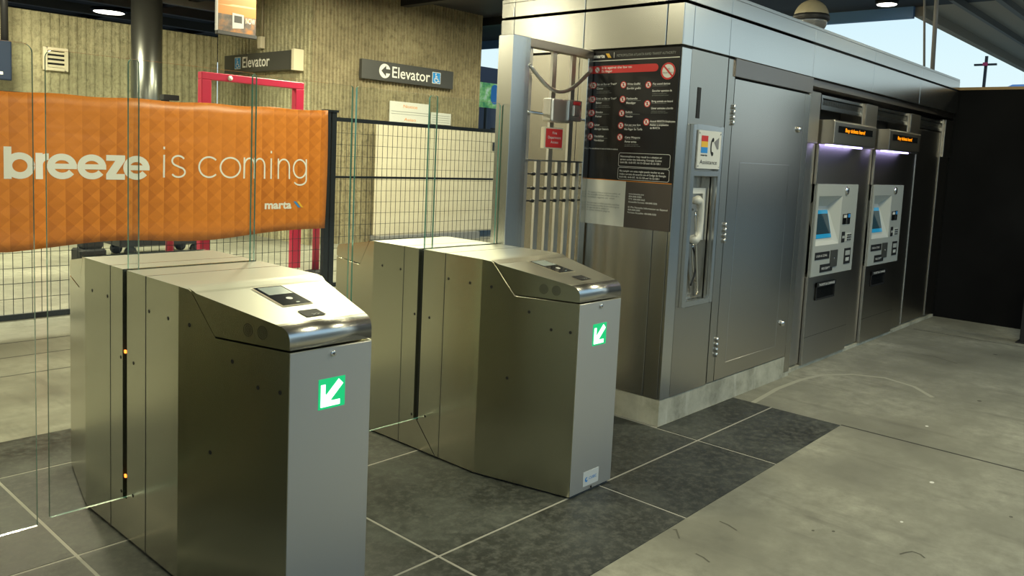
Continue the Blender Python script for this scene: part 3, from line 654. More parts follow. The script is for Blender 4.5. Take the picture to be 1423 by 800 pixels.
b = MB(); b.tube([(3.57, GY - 0.015, 1.855), (4.13, GY - 0.015, 1.84)], 0.009, 'chrome', 10); b.build('push_rod', gd)
b = MB(); b.box(3.715, 3.90, GY - 0.09, GY - 0.012, 1.805, 1.945, 'gate_panel'); lb = b.build('lock_box', gd, bevel=0.012, seg=3)
b = MB(); b.box(3.86, 3.985, GY - 0.10, GY - 0.02, 1.82, 1.945, 'band_steel'); b.box(3.90, 3.955, GY - 0.108, GY - 0.10, 1.85, 1.915, 'gate_panel'); b.box(3.90, 3.965, GY - 0.106, GY - 0.1, 1.918, 1.938, 'red_print'); b.build('latch', gd, bevel=0.004)
b = MB(); b.box(3.715, 3.885, GY - 0.045, GY - 0.012, 1.648, 1.775, 'cream'); b.box(3.722, 3.878, GY - 0.048, GY - 0.04, 1.655, 1.768, 'red_print'); ks = b.build('access_sign', gd, bevel=0.008, seg=2)
b = MB(); P = PL((3.80, GY - 0.0495, 0), X_, Z_)
for s, z, w in (('Fire', 1.735, 0.04), ('Department', 1.708, 0.12), ('Access', 1.681, 0.07)): b.text(P, s, 0, z, 0.016, 'white_text', w=w, align='C')
b.build('lettering', ks)
# ------------------------------------------------------------------ fare gates
GX, GYC = 3.1175, 3.19
def hw(y):
    a = abs(y); return 0.2845 if a <= 0.425 else 0.2845 - (a - 0.425) * (0.121 / 0.515)
gate = thing('fare_gate', 'far steel fare gate with a lit green arrow beside the booth', 'fare gate', (GX, GYC, 0), 'fare gates')
def G(x, y, z): return (GX + x, GYC + y, z)
def prof_prism(b, poly, m, top=None):
    """closed (y,z) outline extruded across the cabinet's plan"""
    n = len(poly); L = [G(-hw(y), y, z) for y, z in poly]; R = [G(hw(y), y, z) for y, z in poly]
    V_ = L + R; b.add(V_, [tuple(range(n)), tuple(range(n, 2 * n))[::-1]], m)
    for i in range(n):
        j = (i + 1) % n; flat_top = min(poly[i][1], poly[j][1]) > 1.0 and abs(poly[i][1] - poly[j][1]) < 0.02
        b.add(V_, [(j, i, n + i, n + j)], 'top_steel' if flat_top else m)
def fan(b, poly, m):
    pass
def half(sgn):
    b = MB(); s = sgn
    # taper end under the hood, then the straight middle: split so every outline stays on one plan facet
    e0 = 0.005 if s < 0 else 0.045
    def pp(l): return [(s * y, z) for y, z in l] if s < 0 else [(y, z) for y, z in l]
    prof_prism(b, pp([(0.94, 0.012), (0.94, 0.933), (0.608, 0.930), (0.486, 1.076), (0.472, 1.083), (0.425, 1.088), (0.425, 0.012)]), 'gate_steel')
    ee = -e0 if s < 0 else e0
    prof_prism(b, pp([(0.425, 0.012), (0.425, 1.088), (ee, 1.088), (ee, 0.012)]), 'gate_steel')
    # vertical joints
    yj = s * 0.162
    for sx in (-1, 1): b.box(*sorted((GX + sx * 0.2845, GX + sx * 0.2853)), GYC + yj - 0.0025, GYC + yj + 0.0025, 0.012, 1.088, 'seam')
    b.box(GX - 0.2845, GX + 0.2845, GYC + yj - 0.002, GYC + yj + 0.002, 1.088, 1.0888, 'chrome')
    return b
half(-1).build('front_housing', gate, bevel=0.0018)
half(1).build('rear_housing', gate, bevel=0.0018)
b = MB(); b.box(GX - 0.262, GX + 0.262, GYC + 0.005, GYC + 0.045, 0.0, 1.078, 'seam'); b.box(GX - 0.2845, GX + 0.2845, GYC + 0.005, GYC + 0.045, 0.012, 0.172, 'gate_steel'); b.build('slot_core', gate)
b = MB()
def plan_ring(b, z0, z1, inset):
    ys = [-0.94, -0.425, 0.425, 0.94]; pts = [G(-hw(y) + inset, y * (1 - inset), z0) for y in ys] + [G(hw(y) - inset, y * (1 - inset), z0) for y in ys[::-1]]
    b.prism(pts, (0, 0, z1 - z0), 'seam')
plan_ring(b, 0.0, 0.014, 0.012); b.build('base', gate)
nose = [(0.940, 0.940), (0.940, 0.968), (0.9385, 0.980), (0.934, 0.991), (0.926, 1.001), (0.914, 1.009), (0.896, 1.0145), (0.880, 1.0175)]
def hood(s, name):
    b = MB(); pl = nose + [(0.512, 1.0735), (0.500, 1.0790), (0.472, 1.0885), (0.486, 1.0815), (0.604, 0.9365)]
    n = len(pl); pl = [(s * y, z) for y, z in pl]
    L = [G(-hw(y), y, z) for y, z in pl]; R = [G(hw(y), y, z) for y, z in pl]
    b.add(L, [tuple(range(n))], 'gate_steel'); b.add(R, [tuple(range(n))[::-1]], 'gate_steel')
    for i in range(n):
        j = (i + 1) % n
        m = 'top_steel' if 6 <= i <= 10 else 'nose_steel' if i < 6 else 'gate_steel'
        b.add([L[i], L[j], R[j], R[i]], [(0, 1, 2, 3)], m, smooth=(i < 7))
    return b.build(name, gate)
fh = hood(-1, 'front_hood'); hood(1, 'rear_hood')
for s in (-1, 1):
    b = MB(); yy = GYC + s * 0.94
    b.box(GX - 0.1625, GX + 0.1625, *sorted((yy, yy + s * 0.004)), 0.014, 0.931, 'gate_panel'); fpn = b.build('end_panel', gate, bevel=0.0015)
    b = MB(); b.lathe((GX, yy + s * 0.004, 0.909), [(0.011, 0), (0.010, s * 0.005), (0.006, s * 0.007)], 'chrome', 'Y', 14); b.lathe((GX, yy + s * 0.0112, 0.909), [(0.003, 0), (0.003, s * 0.0006)], 'black', 'Y', 8); b.build('lock', fpn)
# hood slope plane for the reader
SL = V3((0, 0.39, 0.060)).normalized()
hp0 = V3(G(0, -0.89, 1.0156 + 0.0008)); hp = lambda off: PL(hp0 + V3((0, -0.152, 0.988)) * off, X_, SL)
def vy(y): return (y + 0.89) / SL.y     # distance up the slope
b = MB(); P = hp(0.0012)
b.rect(P, -0.062, 0.064, vy(-0.733), vy(-0.518), 'cream'); b.rect(hp(0.0024), -0.057, 0.059, vy(-0.727), vy(-0.524), 'black_gloss')
dp = b.build('reader_display', gate)
b = MB(); b.rect(hp(0.0034), -0.045, 0.052, vy(-0.617), vy(-0.534), 'lcd_grey'); b.build('screen', dp)
b = MB(); b.disc(hp(0.0036), 0.006, vy(-0.665), 0.0125, 'white_paint', 20); b.disc(hp(0.0036), 0.014, vy(-0.709), 0.008, 'lcd_grey', 12, 0.004); b.build('tap_dot', dp)
b = MB(); b.rect(hp(0.0015), -0.043, 0.036, vy(-0.852), vy(-0.789), 'rubber'); b.text(hp(0.0026), '>>', -0.012, vy(-0.848), 0.022, 'grey_text', w=0.03); b.build('card_window', gate)
# speaker grilles on both flanks
def facet(sx):
    a = V3(G(sx * 0.1635, -0.94, 0)); c_ = V3(G(sx * 0.2845, -0.425, 0)); U = (c_ - a).normalized(); nrm = U.cross(Z_) * (1 if sx > 0 else -1)
    return a, U, nrm
for sx in (-1, 1):
    a, U, nr = facet(sx); P = PL(a + nr * 0.0007, U, Z_)
    for y in (-0.758, -0.822):
        b = MB(); u = (y + 0.94) / U.y
        for rr, cnt in ((0.0, 1), (0.007, 8), (0.014, 14), (0.021, 22)):
            for k in range(cnt): b.disc(P, u + rr * math.cos(2 * math.pi * k / cnt), 0.982 + rr * math.sin(2 * math.pi * k / cnt), 0.0022, 'black', 6)
        b.build('speaker_grille', gate)
# screw holes
flat_holes = [(-0.19, 0.960), (-0.345, 0.960), (0.19, 0.960), (0.345, 0.960), (-0.055, 0.736), (0.062, 0.736), (-0.05, 0.205), (0.058, 0.19)]
tap_holes = [(-0.481, 0.958), (-0.688, 0.863), (-0.806, 0.795), (-0.903, 0.796), (-0.588, 0.524)]
for sx in (-1, 1):
    for y, z in flat_holes:
        b = MB(); b.lathe(G(sx * 0.2845, y, z), [(0.0075, 0), (0.0075, sx * 0.0006), (0.004, sx * 0.001)], 'black', 'X', 10); b.build('screw', gate)
    a, U, nr = facet(sx)
    for y, z in tap_holes:
        b = MB(); P = PL(a + nr * 0.0008, U, Z_); b.disc(P, (y + 0.94) / U.y, z, 0.0078, 'black', 10); b.build('screw', gate)
# arrow indicator on both ends
for s in (-1,):
    yy = GYC + s * 0.9442
    b = MB(); P = PL((GX - 0.0535, yy - 0.0016, 0.722), X_, Z_); w, h = 0.106, 0.104
    b.box(GX - 0.0535, GX - 0.0535 + w, yy - 0.001, yy + 0.004, 0.722, 0.722 + h, 'led_green'); ar = b.build('arrow_sign', gate)
    b = MB(); st = 0.010   # a grid of lit dots
    q = PL((GX - 0.0535, yy - 0.0022, 0.722), X_, Z_)
    b.stroke(q, [(0.026, 0.026), (0.088, 0.088)], 0.026, 'led_arrow'); b.rect(q, 0.008, 0.026, 0.008, 0.085, 'led_arrow'); b.rect(q, 0.008, 0.085, 0.008, 0.026, 'led_arrow'); b.flat(q, [(0.010, 0.010), (0.056, 0.022), (0.022, 0.056)], 'led_arrow')
    b.build('arrow', ar)
def pane(b, x0, x1, z0, z1, y, cuts=(0, 0, 0, 0), th=0.012):
    """glass sheet; cuts: corner radius at lower-left, lower-right, upper-right, upper-left (negative = straight chamfer)"""
    pts = []
    for (cx, cz, sx, sz, a0), c in zip(((x0, z0, 1, 1, 180), (x1, z0, -1, 1, 270), (x1, z1, -1, -1, 0), (x0, z1, 1, -1, 90)), cuts):
        if c == 0: pts.append((cx, cz))
        elif c > 0: pts += arc(cx + sx * c, cz + sz * c, c, a0, a0 + 90, 7)
        else:
            c = -c; p, q = (cx, cz + sz * c), (cx + sx * c * 0.4, cz)
            pts += [p, q] if (sx * sz > 0) else [q, p]
    b.prism([(x, y - th / 2, z) for x, z in pts], (0, th, 0), 'pane_glass', 'glass_edge')
near = dup(gate, (-1.5165, 0, 0), 'nearest steel fare gate with a lit green arrow, in the left foreground')
side = dup(gate, (-2.673, 0, 0), 'fare gate outside the left edge, only its glass leaf in view')
def leaf(root, name, *a, **k):
    b = MB(); pane(b, *a, **k); return b.build(name, root)
YP, YQ = GYC + 0.017, GYC + 0.036
leaf(gate, 'glass_leaf', 2.384, 2.900, 0.178, 1.888, YP, cuts=(0.008, -0.06, 0.012, 0.012))
leaf(gate, 'top_glass', 2.862, 3.395, 1.089, 1.888, YQ, cuts=(0, 0, 0.02, 0.02))
leaf(near, 'glass_leaf', 1.040, 1.366, 0.178, 1.893, YP, cuts=(0.004, -0.06, 0.012, 0.03))
leaf(near, 'top_glass', 1.334, 1.872, 1.089, 1.895, YQ, cuts=(0, 0, 0.02, 0.02))
leaf(near, 'glass_leaf', 1.842, 2.361, 0.178, 1.888, YP, cuts=(-0.06, 0.008, 0.012, 0.012))
leaf(side, 'glass_leaf', 0.690, 0.999, 0.160, 1.905, YP, cuts=(-0.06, 0.004, 0.03, 0.012))
leaf(side, 'top_glass', 0.175, 0.715, 1.089, 1.895, YQ, cuts=(0, 0, 0.02, 0.02))
b = MB(); P = PL((GX - 0.2855, 0, 0), -Y_, Z_); b.stroke(P, [(-(GYC + 0.02), 0.172), (-(GYC - 0.135), 0.014)], 0.004, 'seam'); b.build('diagonal_line', gate)  # thin dark diagonal line on the far gate's side
b = MB(); yy = GYC - 0.9442
b.box(3.052, 3.174, yy - 0.001, yy + 0.001, 0.036, 0.108, 'white_paint'); stx = b.build('maker_plate', gate)
b = MB(); P = PL((3.052, yy - 0.0016, 0.036), X_, Z_); b.disc(P, 0.026, 0.032, 0.012, 'blue_print', 14); b.disc(PL((3.052, yy - 0.0020, 0.036), X_, Z_), 0.030, 0.034, 0.007, 'white_paint', 12); b.text(P, 'CUBIC', 0.046, 0.028, 0.014, 'blue_print', w=0.06); b.build('lettering', stx)
b = MB(); b.lathe((3.118, yy - 0.003, 0.022), [(0.003, 0), (0.006, 0.001), (0.006, 0.003)], 'black', 'Y', 8); b.build('screw', gate)
for z in (0.262, 0.765):
    b = MB(); b.box(1.3155, 1.3215, GYC + 0.018, GYC + 0.030, z - 0.006, z + 0.006, 'led_red'); b.build('indicator_light', near)
# ------------------------------------------------------------------ mesh fence with banner
FY = 7.75
def fence(x0, x1, z1, label):
    r = thing('mesh_fence', label, 'fence', ((x0 + x1) / 2, FY, 0), 'black mesh fence panels')
    for x in (x0 + 0.03, x1 - 0.03):
        b = MB(); b.box(x - 0.03, x + 0.03, FY - 0.03, FY + 0.03, 0.0, z1 + 0.05, 'fence_black'); b.box(x - 0.045, x + 0.045, FY - 0.045, FY + 0.045, z1 + 0.05, z1 + 0.075, 'fence_black'); b.build('post', r)
    b = MB(); b.box(x0, x1, FY - 0.018, FY + 0.018, z1 - 0.045, z1, 'fence_black'); b.build('top_rail', r)
    b = MB(); b.box(x0, x1, FY - 0.012, FY + 0.012, 1.245, 1.272, 'fence_black'); b.build('middle_rail', r)
    b = MB(); b.box(x0, x1, FY - 0.018, FY + 0.018, 0.005, 0.05, 'fence_black'); b.build('bottom_rail', r)
    b = MB(); n = int((x1 - x0) / 0.073)
    for k in range(1, n):
        x = x0 + (x1 - x0) * k / n; b.box(x - 0.0022, x + 0.0022, FY - 0.0022, FY + 0.0022, 0.05, z1 - 0.04, 'fence_black')
    for k in range(1, 14):
        z = 0.05 + (z1 - 0.09) * k / 14; b.box(x0, x1, FY - 0.005, FY - 0.001, z - 0.0022, z + 0.0022, 'fence_black')
    b.build('wire_mesh', r)
    b = MB(); b.box(x1 - 0.07, x1 - 0.005, FY - 0.35, FY + 0.35, 0.0, 0.02, 'fence_black'); b.build('foot', r)
    return r
fence(-0.9, 5.40, 1.93, 'black mesh fence panel that carries the orange banner')
fence(5.42, 8.9, 1.93, 'black mesh fence panel in front of the cream hoarding')
ban = thing('fabric_banner', 'wide orange banner reading breeze is coming, hung along the fence', 'banner', (1.2, FY - 0.04, 0.6))
b = MB(); NX, NZ = 70, 14; BX0, BX1 = 1.2, 5.335
def bpt(i, k):
    f, g_ = i / NX, k / NZ; x = BX0 + (BX1 - BX0) * f
    zt = 1.935 + 0.058 * max(0, (x - 2.2)) / 3.1 - 0.012 * math.sin(f * math.pi * 6) ** 2
    zb = 0.60 + 0.075 * max(0, (x - 2.2)) / 3.1 + 0.02 * math.sin(max(0, x - 2.2) * 2.6)
    if x > 4.35: zb += 0.0
    y = FY - 0.045 - 0.014 * math.sin(f * 23 + g_ * 3) * (0.35 + g_ * 0.6) - 0.018 * (1 - g_) * math.sin(f * 9)
    sag = 0.010 * math.sin(f * 17) * (1 - g_)
    return (x + (0.02 * math.sin(g_ * 3) if i == NX else 0), y, zb + (zt - zb) * g_ + sag)
vs = [bpt(i, k) for i in range(NX + 1) for k in range(NZ + 1)]
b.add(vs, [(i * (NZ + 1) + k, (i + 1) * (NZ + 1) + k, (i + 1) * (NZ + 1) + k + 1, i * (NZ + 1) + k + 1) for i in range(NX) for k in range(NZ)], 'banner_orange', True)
bo = b.build('banner_sheet', ban); sm = bo.modifiers.new('thick', 'SOLIDIFY'); sm.thickness = 0.004
BP = PL((0, FY - 0.085, 0), X_, Z_)
def cling(b):
    for q, (x, y, z) in enumerate(b.v):
        i = (x - BX0) / (BX1 - BX0) * NX; lo, hi = bpt(i, 0)[2], bpt(i, NZ)[2]
        k = max(0, min(1, (z - lo) / (hi - lo))) * NZ
        b.v[q] = (x * 1.0045, bpt(i, k)[1] - 0.006 + (y - (FY - 0.085)), z)
    return b
def bl(px0, px1): pass
b = MB()
# heavy round lowercase letters: x-height 0.255, drawn as wide strokes
zb0 = 1.207; XH = 0.222; SW = 0.057
def heavy_o(cx, w, a0=0, a1=360): b.stroke(BP, arc(cx, zb0 + XH / 2, w / 2 - SW / 2, a0, a1, 30, ry=XH / 2 - SW / 2), SW, 'white_text')
def heavy_e(cx, w):
    heavy_o(cx, w, 0, 325); b.rect(BP, cx - w / 2 + SW * 0.4, cx + w / 2, zb0 + XH * 0.40, zb0 + XH * 0.40 + 0.046, 'white_text')
b.stroke(BP, [(2.193, zb0), (2.193, 1.474)], SW, 'white_text'); heavy_o(2.283, 0.228)
b.stroke(BP, [(2.430, zb0), (2.430, zb0 + XH)], SW, 'white_text'); b.stroke(BP, arc(2.500, zb0 + XH - 0.100, 0.070, 180, 85, 10), SW, 'white_text')
heavy_e(2.612, 0.245); heavy_e(2.860, 0.245)
b.rect(BP, 2.982, 3.145, zb0 + XH - 0.052, zb0 + XH, 'white_text'); b.rect(BP, 2.982, 3.145, zb0, zb0 + 0.052, 'white_text'); b.flat(BP, [(2.982, zb0 + 0.05), (3.06, zb0 + 0.04), (3.145, zb0 + XH - 0.05), (3.067, zb0 + XH - 0.04)], 'white_text')
heavy_e(3.247, 0.235)
cling(b).build('bold_lettering', ban)
b = MB(); z0 = 1.232; TW = 0.017; xh = 0.215
def st(pts): b.stroke(BP, pts, TW, 'white_text')
def thin_i(x): st([(x, z0), (x, z0 + xh)]); st([(x, z0 + xh + 0.052), (x, z0 + xh + 0.077)])
def thin_n(x, w):
    st([(x, z0), (x, z0 + xh)]); st([(x, z0 + xh * 0.55)] + arc(x + w / 2, z0 + xh - 0.085, w / 2, 165, 0, 14, ry=0.078) + [(x + w, z0)])
thin_i(3.500)
st(arc(3.640, z0 + xh * 0.75, 0.062, 25, 245, 14, ry=xh * 0.25 - 0.006) + arc(3.640, z0 + xh * 0.25, 0.066, 75, -155, 14, ry=xh * 0.25 - 0.006))
def thin_c(cx, w): st(arc(cx, z0 + xh / 2, w / 2, 45, 315, 26, ry=xh / 2 - 0.008))
thin_c(3.953, 0.205)
st(arc(4.176, z0 + xh / 2, 0.104, 0, 360, 30, ry=xh / 2 - 0.008))
thin_n(4.322, 0.112); thin_n(4.434, 0.112)
thin_i(4.621)
thin_n(4.706, 0.135)
st(arc(4.975, z0 + xh / 2 + 0.004, 0.082, 0, 360, 28, ry=xh / 2 - 0.010)); st([(5.057, z0 + xh), (5.057, z0)] + arc(4.975, z0 - 0.005, 0.082, 0, -150, 14, ry=0.058))
cling(b).build('thin_lettering', ban)
b = MB(); b.text(BP, 'marta', 4.555, 0.918, 0.082, 'white_text', w=0.315, bold=0.035)
b.flat(BP, [(4.895, 0.992), (4.925, 0.992), (4.985, 0.925), (4.955, 0.925)], 'blue_print'); b.flat(BP, [(4.938, 0.992), (4.965, 0.992), (5.022, 0.925), (4.995, 0.925)], 'yellow_print')
cling(b).build('small_lettering', ban)
# ------------------------------------------------------------------ things behind the fence
RY = 9.25
fr_ = thing('red_frame', 'tall red tubular frame standing behind the orange banner', 'frame', (5.33, RY, 0))
for x in (4.70, 5.955):
    b = MB(); b.box(x - 0.06, x + 0.06, RY - 0.05, RY + 0.05, 0, 2.31, 'red_paint'); b.build('upright', fr_, bevel=0.006)
b = MB(); b.box(4.64, 6.015, RY - 0.05, RY + 0.05, 2.31, 2.395, 'red_paint'); b.build('top_bar', fr_, bevel=0.006)
b = MB(); b.lathe((4.99, RY - 0.06, 2.35), [(0.01, 0.02), (0.03, 0.01), (0.03, 0)], 'white_paint', 'Y', 12); b.build('clamp', fr_)
for x, l in ((4.34, 'red belt post with a black head left of the red frame'), (6.19, 'slim red post beside the black fence post at the banner end')):
    y = RY + 0.1 if x < 5 else 8.75
    if x > 5: x = 5.94
    r = thing('belt_post', l, 'barrier post', (x, y, 0), 'red belt posts')
    b = MB(); b.lathe((x, y, 0), [(0.16, 0), (0.16, 0.015), (0.05, 0.04)], 'rubber', n=20); b.build('base', r)
    b = MB(); b.tube([(x, y, 0.03), (x, y, 2.0 if x < 5 else 1.5)], 0.045, 'red_paint', 14); b.build('pole', r)
    if x < 5:
        b = MB(); b.box(x - 0.10, x + 0.08, y - 0.05, y + 0.05, 2.04, 2.10, 'black'); b.box(x - 0.09, x - 0.03, y - 0.04, y + 0.04, 1.95, 2.04, 'black'); b.build('belt_head', r)
    else:
        b = MB(); b.box(x - 0.06, x + 0.06, y - 0.05, y + 0.05, 1.5, 1.56, 'black'); b.build('belt_head', r)
ct = thing('platform_cart', 'dark low platform cart with casters on the concrete behind the fence', 'cart', (5.0, 11.3, 0))
b = MB(); b.box(4.45, 5.55, 11.0, 11.6, 0.15, 0.30, 'dark_metal'); b.build('deck', ct, bevel=0.01)
b = MB(); b.box(4.5, 4.95, 11.05, 11.5, 0.30, 0.50, 'navy'); b.build('bin', ct, bevel=0.02, seg=2)
for x in (4.6, 5.5):
    for y in (11.06, 11.52):
        b = MB(); b.lathe((x, y - 0.03, 0.075), [(0.02, 0), (0.075, 0.0), (0.075, 0.05), (0.02, 0.05)], 'rubber', 'Y', 18); b.build('caster', ct)
        b = MB(); b.box(x - 0.03, x + 0.03, y - 0.045, y + 0.035, 0.08, 0.15, 'dark_metal'); b.build('caster_fork', ct)
bg_ = thing('equipment_bag', 'dark bag on a black base on the concrete behind the fence, left of the cart', 'bag', (3.95, 11.0, 0))
b = MB(); b.box(3.92, 4.17, 10.8, 11.05, 0.16, 0.62, 'rubber'); b.build('body', bg_, bevel=0.05, seg=3)
b = MB(); b.box(3.87, 4.19, 10.77, 11.08, 0.0, 0.17, 'black'); b.build('base', bg_, bevel=0.02)
hb = thing('hoarding', 'cream plywood hoarding in front of the ribbed elevator block', 'hoarding', (10.4, 11.0, 0))
b = MB(); b.box(8.60, 12.4, 10.98, 11.02, 0.13, 2.02, 'cream_board'); b.build('board', hb, bevel=0.006)
b = MB(); b.box(8.62, 11.0, 10.85, 11.12, 0.0, 0.13, 'beam_grey'); b.build('skid', hb)
b = MB(); b.box(11.38, 11.55, 10.965, 10.985, 1.66, 1.82, 'dark_metal'); b.build('vent_plate', hb)
# notices
for (x0, x1, z0, z1, l, tx) in ((9.02, 9.94, 2.06, 2.43, 'larger white notice sheet on the ribbed block above the hoarding', 1), (9.97, 10.46, 2.09, 2.30, 'smaller white notice sheet to the right of the larger one', 0)):
    r = thing('notice_sheet', l, 'notice', ((x0 + x1) / 2, 11.19, z0))
    b = MB(); b.box(x0, x1, 11.185, 11.2, z0, z1, 'white_paint'); b.build('sheet', r)
    b = MB(); P = PL((x0, 11.1835, z0), X_, Z_); w = x1 - x0
    if tx:
        b.text(P, 'Notice', w * 0.5, 0.27, 0.055, 'orange_print', w=0.32, align='C'); b.rect(P, 0.03, w - 0.03, 0.195, 0.205, 'grey_text'); b.rect(P, 0.03, w - 0.03, 0.155, 0.163, 'grey_text'); b.text(P, 'Aviso', w * 0.5, 0.045, 0.055, 'orange_print', w=0.27, align='C')
    else:
        for k in range(4): b.rect(P, 0.03, w - 0.03, 0.035 + k * 0.04, 0.043 + k * 0.04, 'grey_text')
    b.build('lettering', r)
# elevator signs
def wheelchair(b, P, u, v, s):
    b.rect(P, u, u + s, v, v + s, 'white_text'); o, U, W_ = P; N = U.cross(W_).normalized()
    P1 = (o + N * 0.0015, U, W_); P2_ = (o + N * 0.003, U, W_)
    b.rect(P1, u + s * .05, u + s * .95, v + s * .05, v + s * .95, 'blue_print')
    b.disc(P2_, u + s * .42, v + s * .82, s * .075, 'white_text', 12)
    b.stroke(P2_, [(u + s * .42, v + s * .72), (u + s * .44, v + s * .42), (u + s * .66, v + s * .42), (u + s * .78, v + s * .18), (u + s * .86, v + s * .20)], s * .08, 'white_text')
    b.stroke(P2_, [(u + s * .43, v + s * .60), (u + s * .64, v + s * .60)], s * .07, 'white_text')
    b.stroke(P2_, arc(u + s * .48, v + s * .32, s * .20, 130, 345, 14), s * .07, 'white_text')
es = thing('elevator_sign', 'dark Elevator wall sign with a white arrow disc on the ribbed front face', 'sign', (9.4, 11.17, 2.75), 'elevator signs')
b = MB(); b.box(8.36, 10.42, 11.12, 11.2, 2.745, 3.065, 'sign_grey'); b.build('sign_box', es, bevel=0.004)
b = MB(); P = PL((8.36, 11.118, 2.745), X_, Z_)
b.disc(P, 0.475, 0.165, 0.12, 'white_text', 28); P1 = PL((8.36, 11.1165, 2.745), X_, Z_)
b.flat(P1, [(0.40, 0.165), (0.50, 0.255), (0.50, 0.20), (0.61, 0.20), (0.61, 0.13), (0.50, 0.13), (0.50, 0.075)], 'sign_grey')
b.text(P, 'Elevator', 0.635, 0.075, 0.185, 'white_text', w=0.86, bold=0.008); b.build('lettering', es)
b = MB(); wheelchair(b, P, 1.545, 0.065, 0.20); b.build('wheelchair_symbol', es)
es2 = thing('elevator_sign', 'dark boxy Elevator sign with a cream end cap on the side face of the block', 'sign', (7.38, 12.7, 2.77), 'elevator signs')
b = MB(); b.box(7.30, 7.464, 11.52, 13.66, 2.79, 3.09, 'sign_grey'); b.build('sign_box', es2, bevel=0.004)
b = MB(); b.box(7.285, 7.464, 11.45, 11.52, 2.775, 3.105, 'cream'); b.build('end_cap', es2)
P = PL((7.297, 13.66, 2.79), -Y_, Z_)
b = MB(); b.text(P, 'Elevator', 0.62, 0.075, 0.18, 'white_text', w=0.86, bold=0.01); b.build('lettering', es2)
b = MB(); wheelchair(b, P, 0.36, 0.055, 0.20); b.build('wheelchair_symbol', es2)
cd = thing('wall_conduit', 'thin conduit with a small cream box on the side face above the Elevator sign', 'conduit', (7.43, 12.7, 3.2))
b = MB(); b.tube([(7.44, 12.66, 3.38), (7.44, 12.66, 4.2)], 0.02, 'tan_shell', 8); b.build('pipe', cd)
b = MB(); b.box(7.38, 7.464, 12.60, 12.72, 3.18, 3.38, 'cream'); b.build('junction_box', cd, bevel=0.008)
# hanging flag
fg = thing('hanging_flag_sign', 'orange printed flag sign hanging from the ceiling beside the ribbed block', 'sign', (5.22, 10, 2.95))
b = MB(); b.box(5.235, 5.775, 9.99, 10.01, 3.0, 4.18, 'flag_print'); b.build('print', fg)
b = MB(); b.box(5.225, 5.785, 9.97, 10.03, 2.955, 3.005, 'dark_metal'); b.build('bottom_bar', fg, bevel=0.006)
b = MB(); b.box(5.22, 5.24, 9.98, 10.02, 3.0, 4.2, 'beam_grey'); b.build('side_rail', fg)
b = MB(); P = PL((5.22, 9.987, 2.95), X_, Z_); b.flat(P, [(0.22, 0.10), (0.38, 0.12), (0.38, 0.29), (0.22, 0.30)], 'beam_grey'); b.rect(P, 0.245, 0.355, 0.18, 0.27, 'black'); b.text(P, 'NOW', 0.41, 0.19, 0.07, 'cream', w=0.13); b.build('picture', fg)
# column, vent, hanging sign at the left
b = MB(); b.lathe((5.44, 12.5, 0), [(0.215, 0), (0.215, 4.2)], 'column_steel', n=40); tag(b.build('steel_column', loc=(5.44, 12.5, 0)), 'round dark steel column in front of the ribbed back wall', 'column')
vt = thing('wall_vent', 'square beige louvered vent high on the ribbed back wall', 'vent', (4.74, 14.18, 2.57))
b = MB(); frame(b, 4.57, 4.93, 2.575, 2.935, 0.05, 14.15, 14.21, 'cream'); b.build('frame', vt, bevel=0.006)
b = MB(); b.box(4.6, 4.9, 14.19, 14.205, 2.6, 2.91, 'black')
for k in range(4): b.prism([(4.62, 14.155, 2.63 + k * 0.068), (4.88, 14.155, 2.63 + k * 0.068), (4.88, 14.19, 2.668 + k * 0.068), (4.62, 14.19, 2.668 + k * 0.068)], (0, 0.004, 0.006), 'cream')
b.build('slats', vt)
hs = thing('hanging_sign', 'navy sign panel hung on a pole at the left edge', 'sign', (3.6, 13.6, 2.3))
b = MB(); b.box(3.0, 3.97, 13.58, 13.63, 2.33, 2.90, 'navy'); b.build('panel', hs, bevel=0.02, seg=2)
b = MB(); P = PL((3.0, 13.577, 2.33), X_, Z_); b.rect(P, 0.5, 0.85, 0.08, 0.12, 'white_text'); b.build('mark', hs)
b = MB(); b.tube([(3.90, 13.66, 2.9), (3.90, 13.66, 4.2)], 0.05, 'dark_metal', 12); b.build('pole', hs)
# beyond the gap
ad = thing('advert_panel', 'green and blue advertising panel in the gap beyond the ribbed block', 'advertisement', (13.9, 13.5, 2.6))
b = MB(); b.box(13.3, 14.5, 13.5, 13.56, 2.67, 3.24, 'advert_green'); b.build('panel', ad)
b = MB(); P = PL((13.3, 13.497, 2.67), X_, Z_); b.flat(P, arc(0.70, 0.22, 0.13, 180, 360, 10) + arc(0.70, 0.42, 0.13, 0, 180, 10), 'blue_print'); b.build('picture', ad)
b = MB(); b.tube([(13.75, 13.53, 0), (13.75, 13.53, 2.67)], 0.04, 'dark_metal', 10); b.build('post', ad)
cb = thing('dark_cabinet', 'dark cabinet beyond the fence, right of the ribbed block', 'cabinet', (14.3, 13.3, 0))
b = MB(); b.box(13.72, 14.9, 12.9, 13.3, 0, 2.17, 'navy'); b.build('body', cb, bevel=0.01); b = MB(); b.box(13.71, 14.91, 12.89, 13.31, 2.17, 2.2, 'dark_metal'); b.build('lid', cb)
b = MB(); b.box(14.04, 14.9, 12.95, 13.3, 2.2, 2.44, 'navy'); b.build('upper_unit', cb, bevel=0.01)
yw = MB(); yw.prism([(13.78, 13.0, 2.2), (14.02, 13.0, 2.2), (13.92, 13.0, 2.43), (13.85, 13.0, 2.43)], (0, 0.06, 0), 'yellow_plastic'); tag(yw.build('caution_sign', loc=(13.9, 13.0, 2.2)), 'small yellow wedge sign on top of the dark cabinet', 'sign')
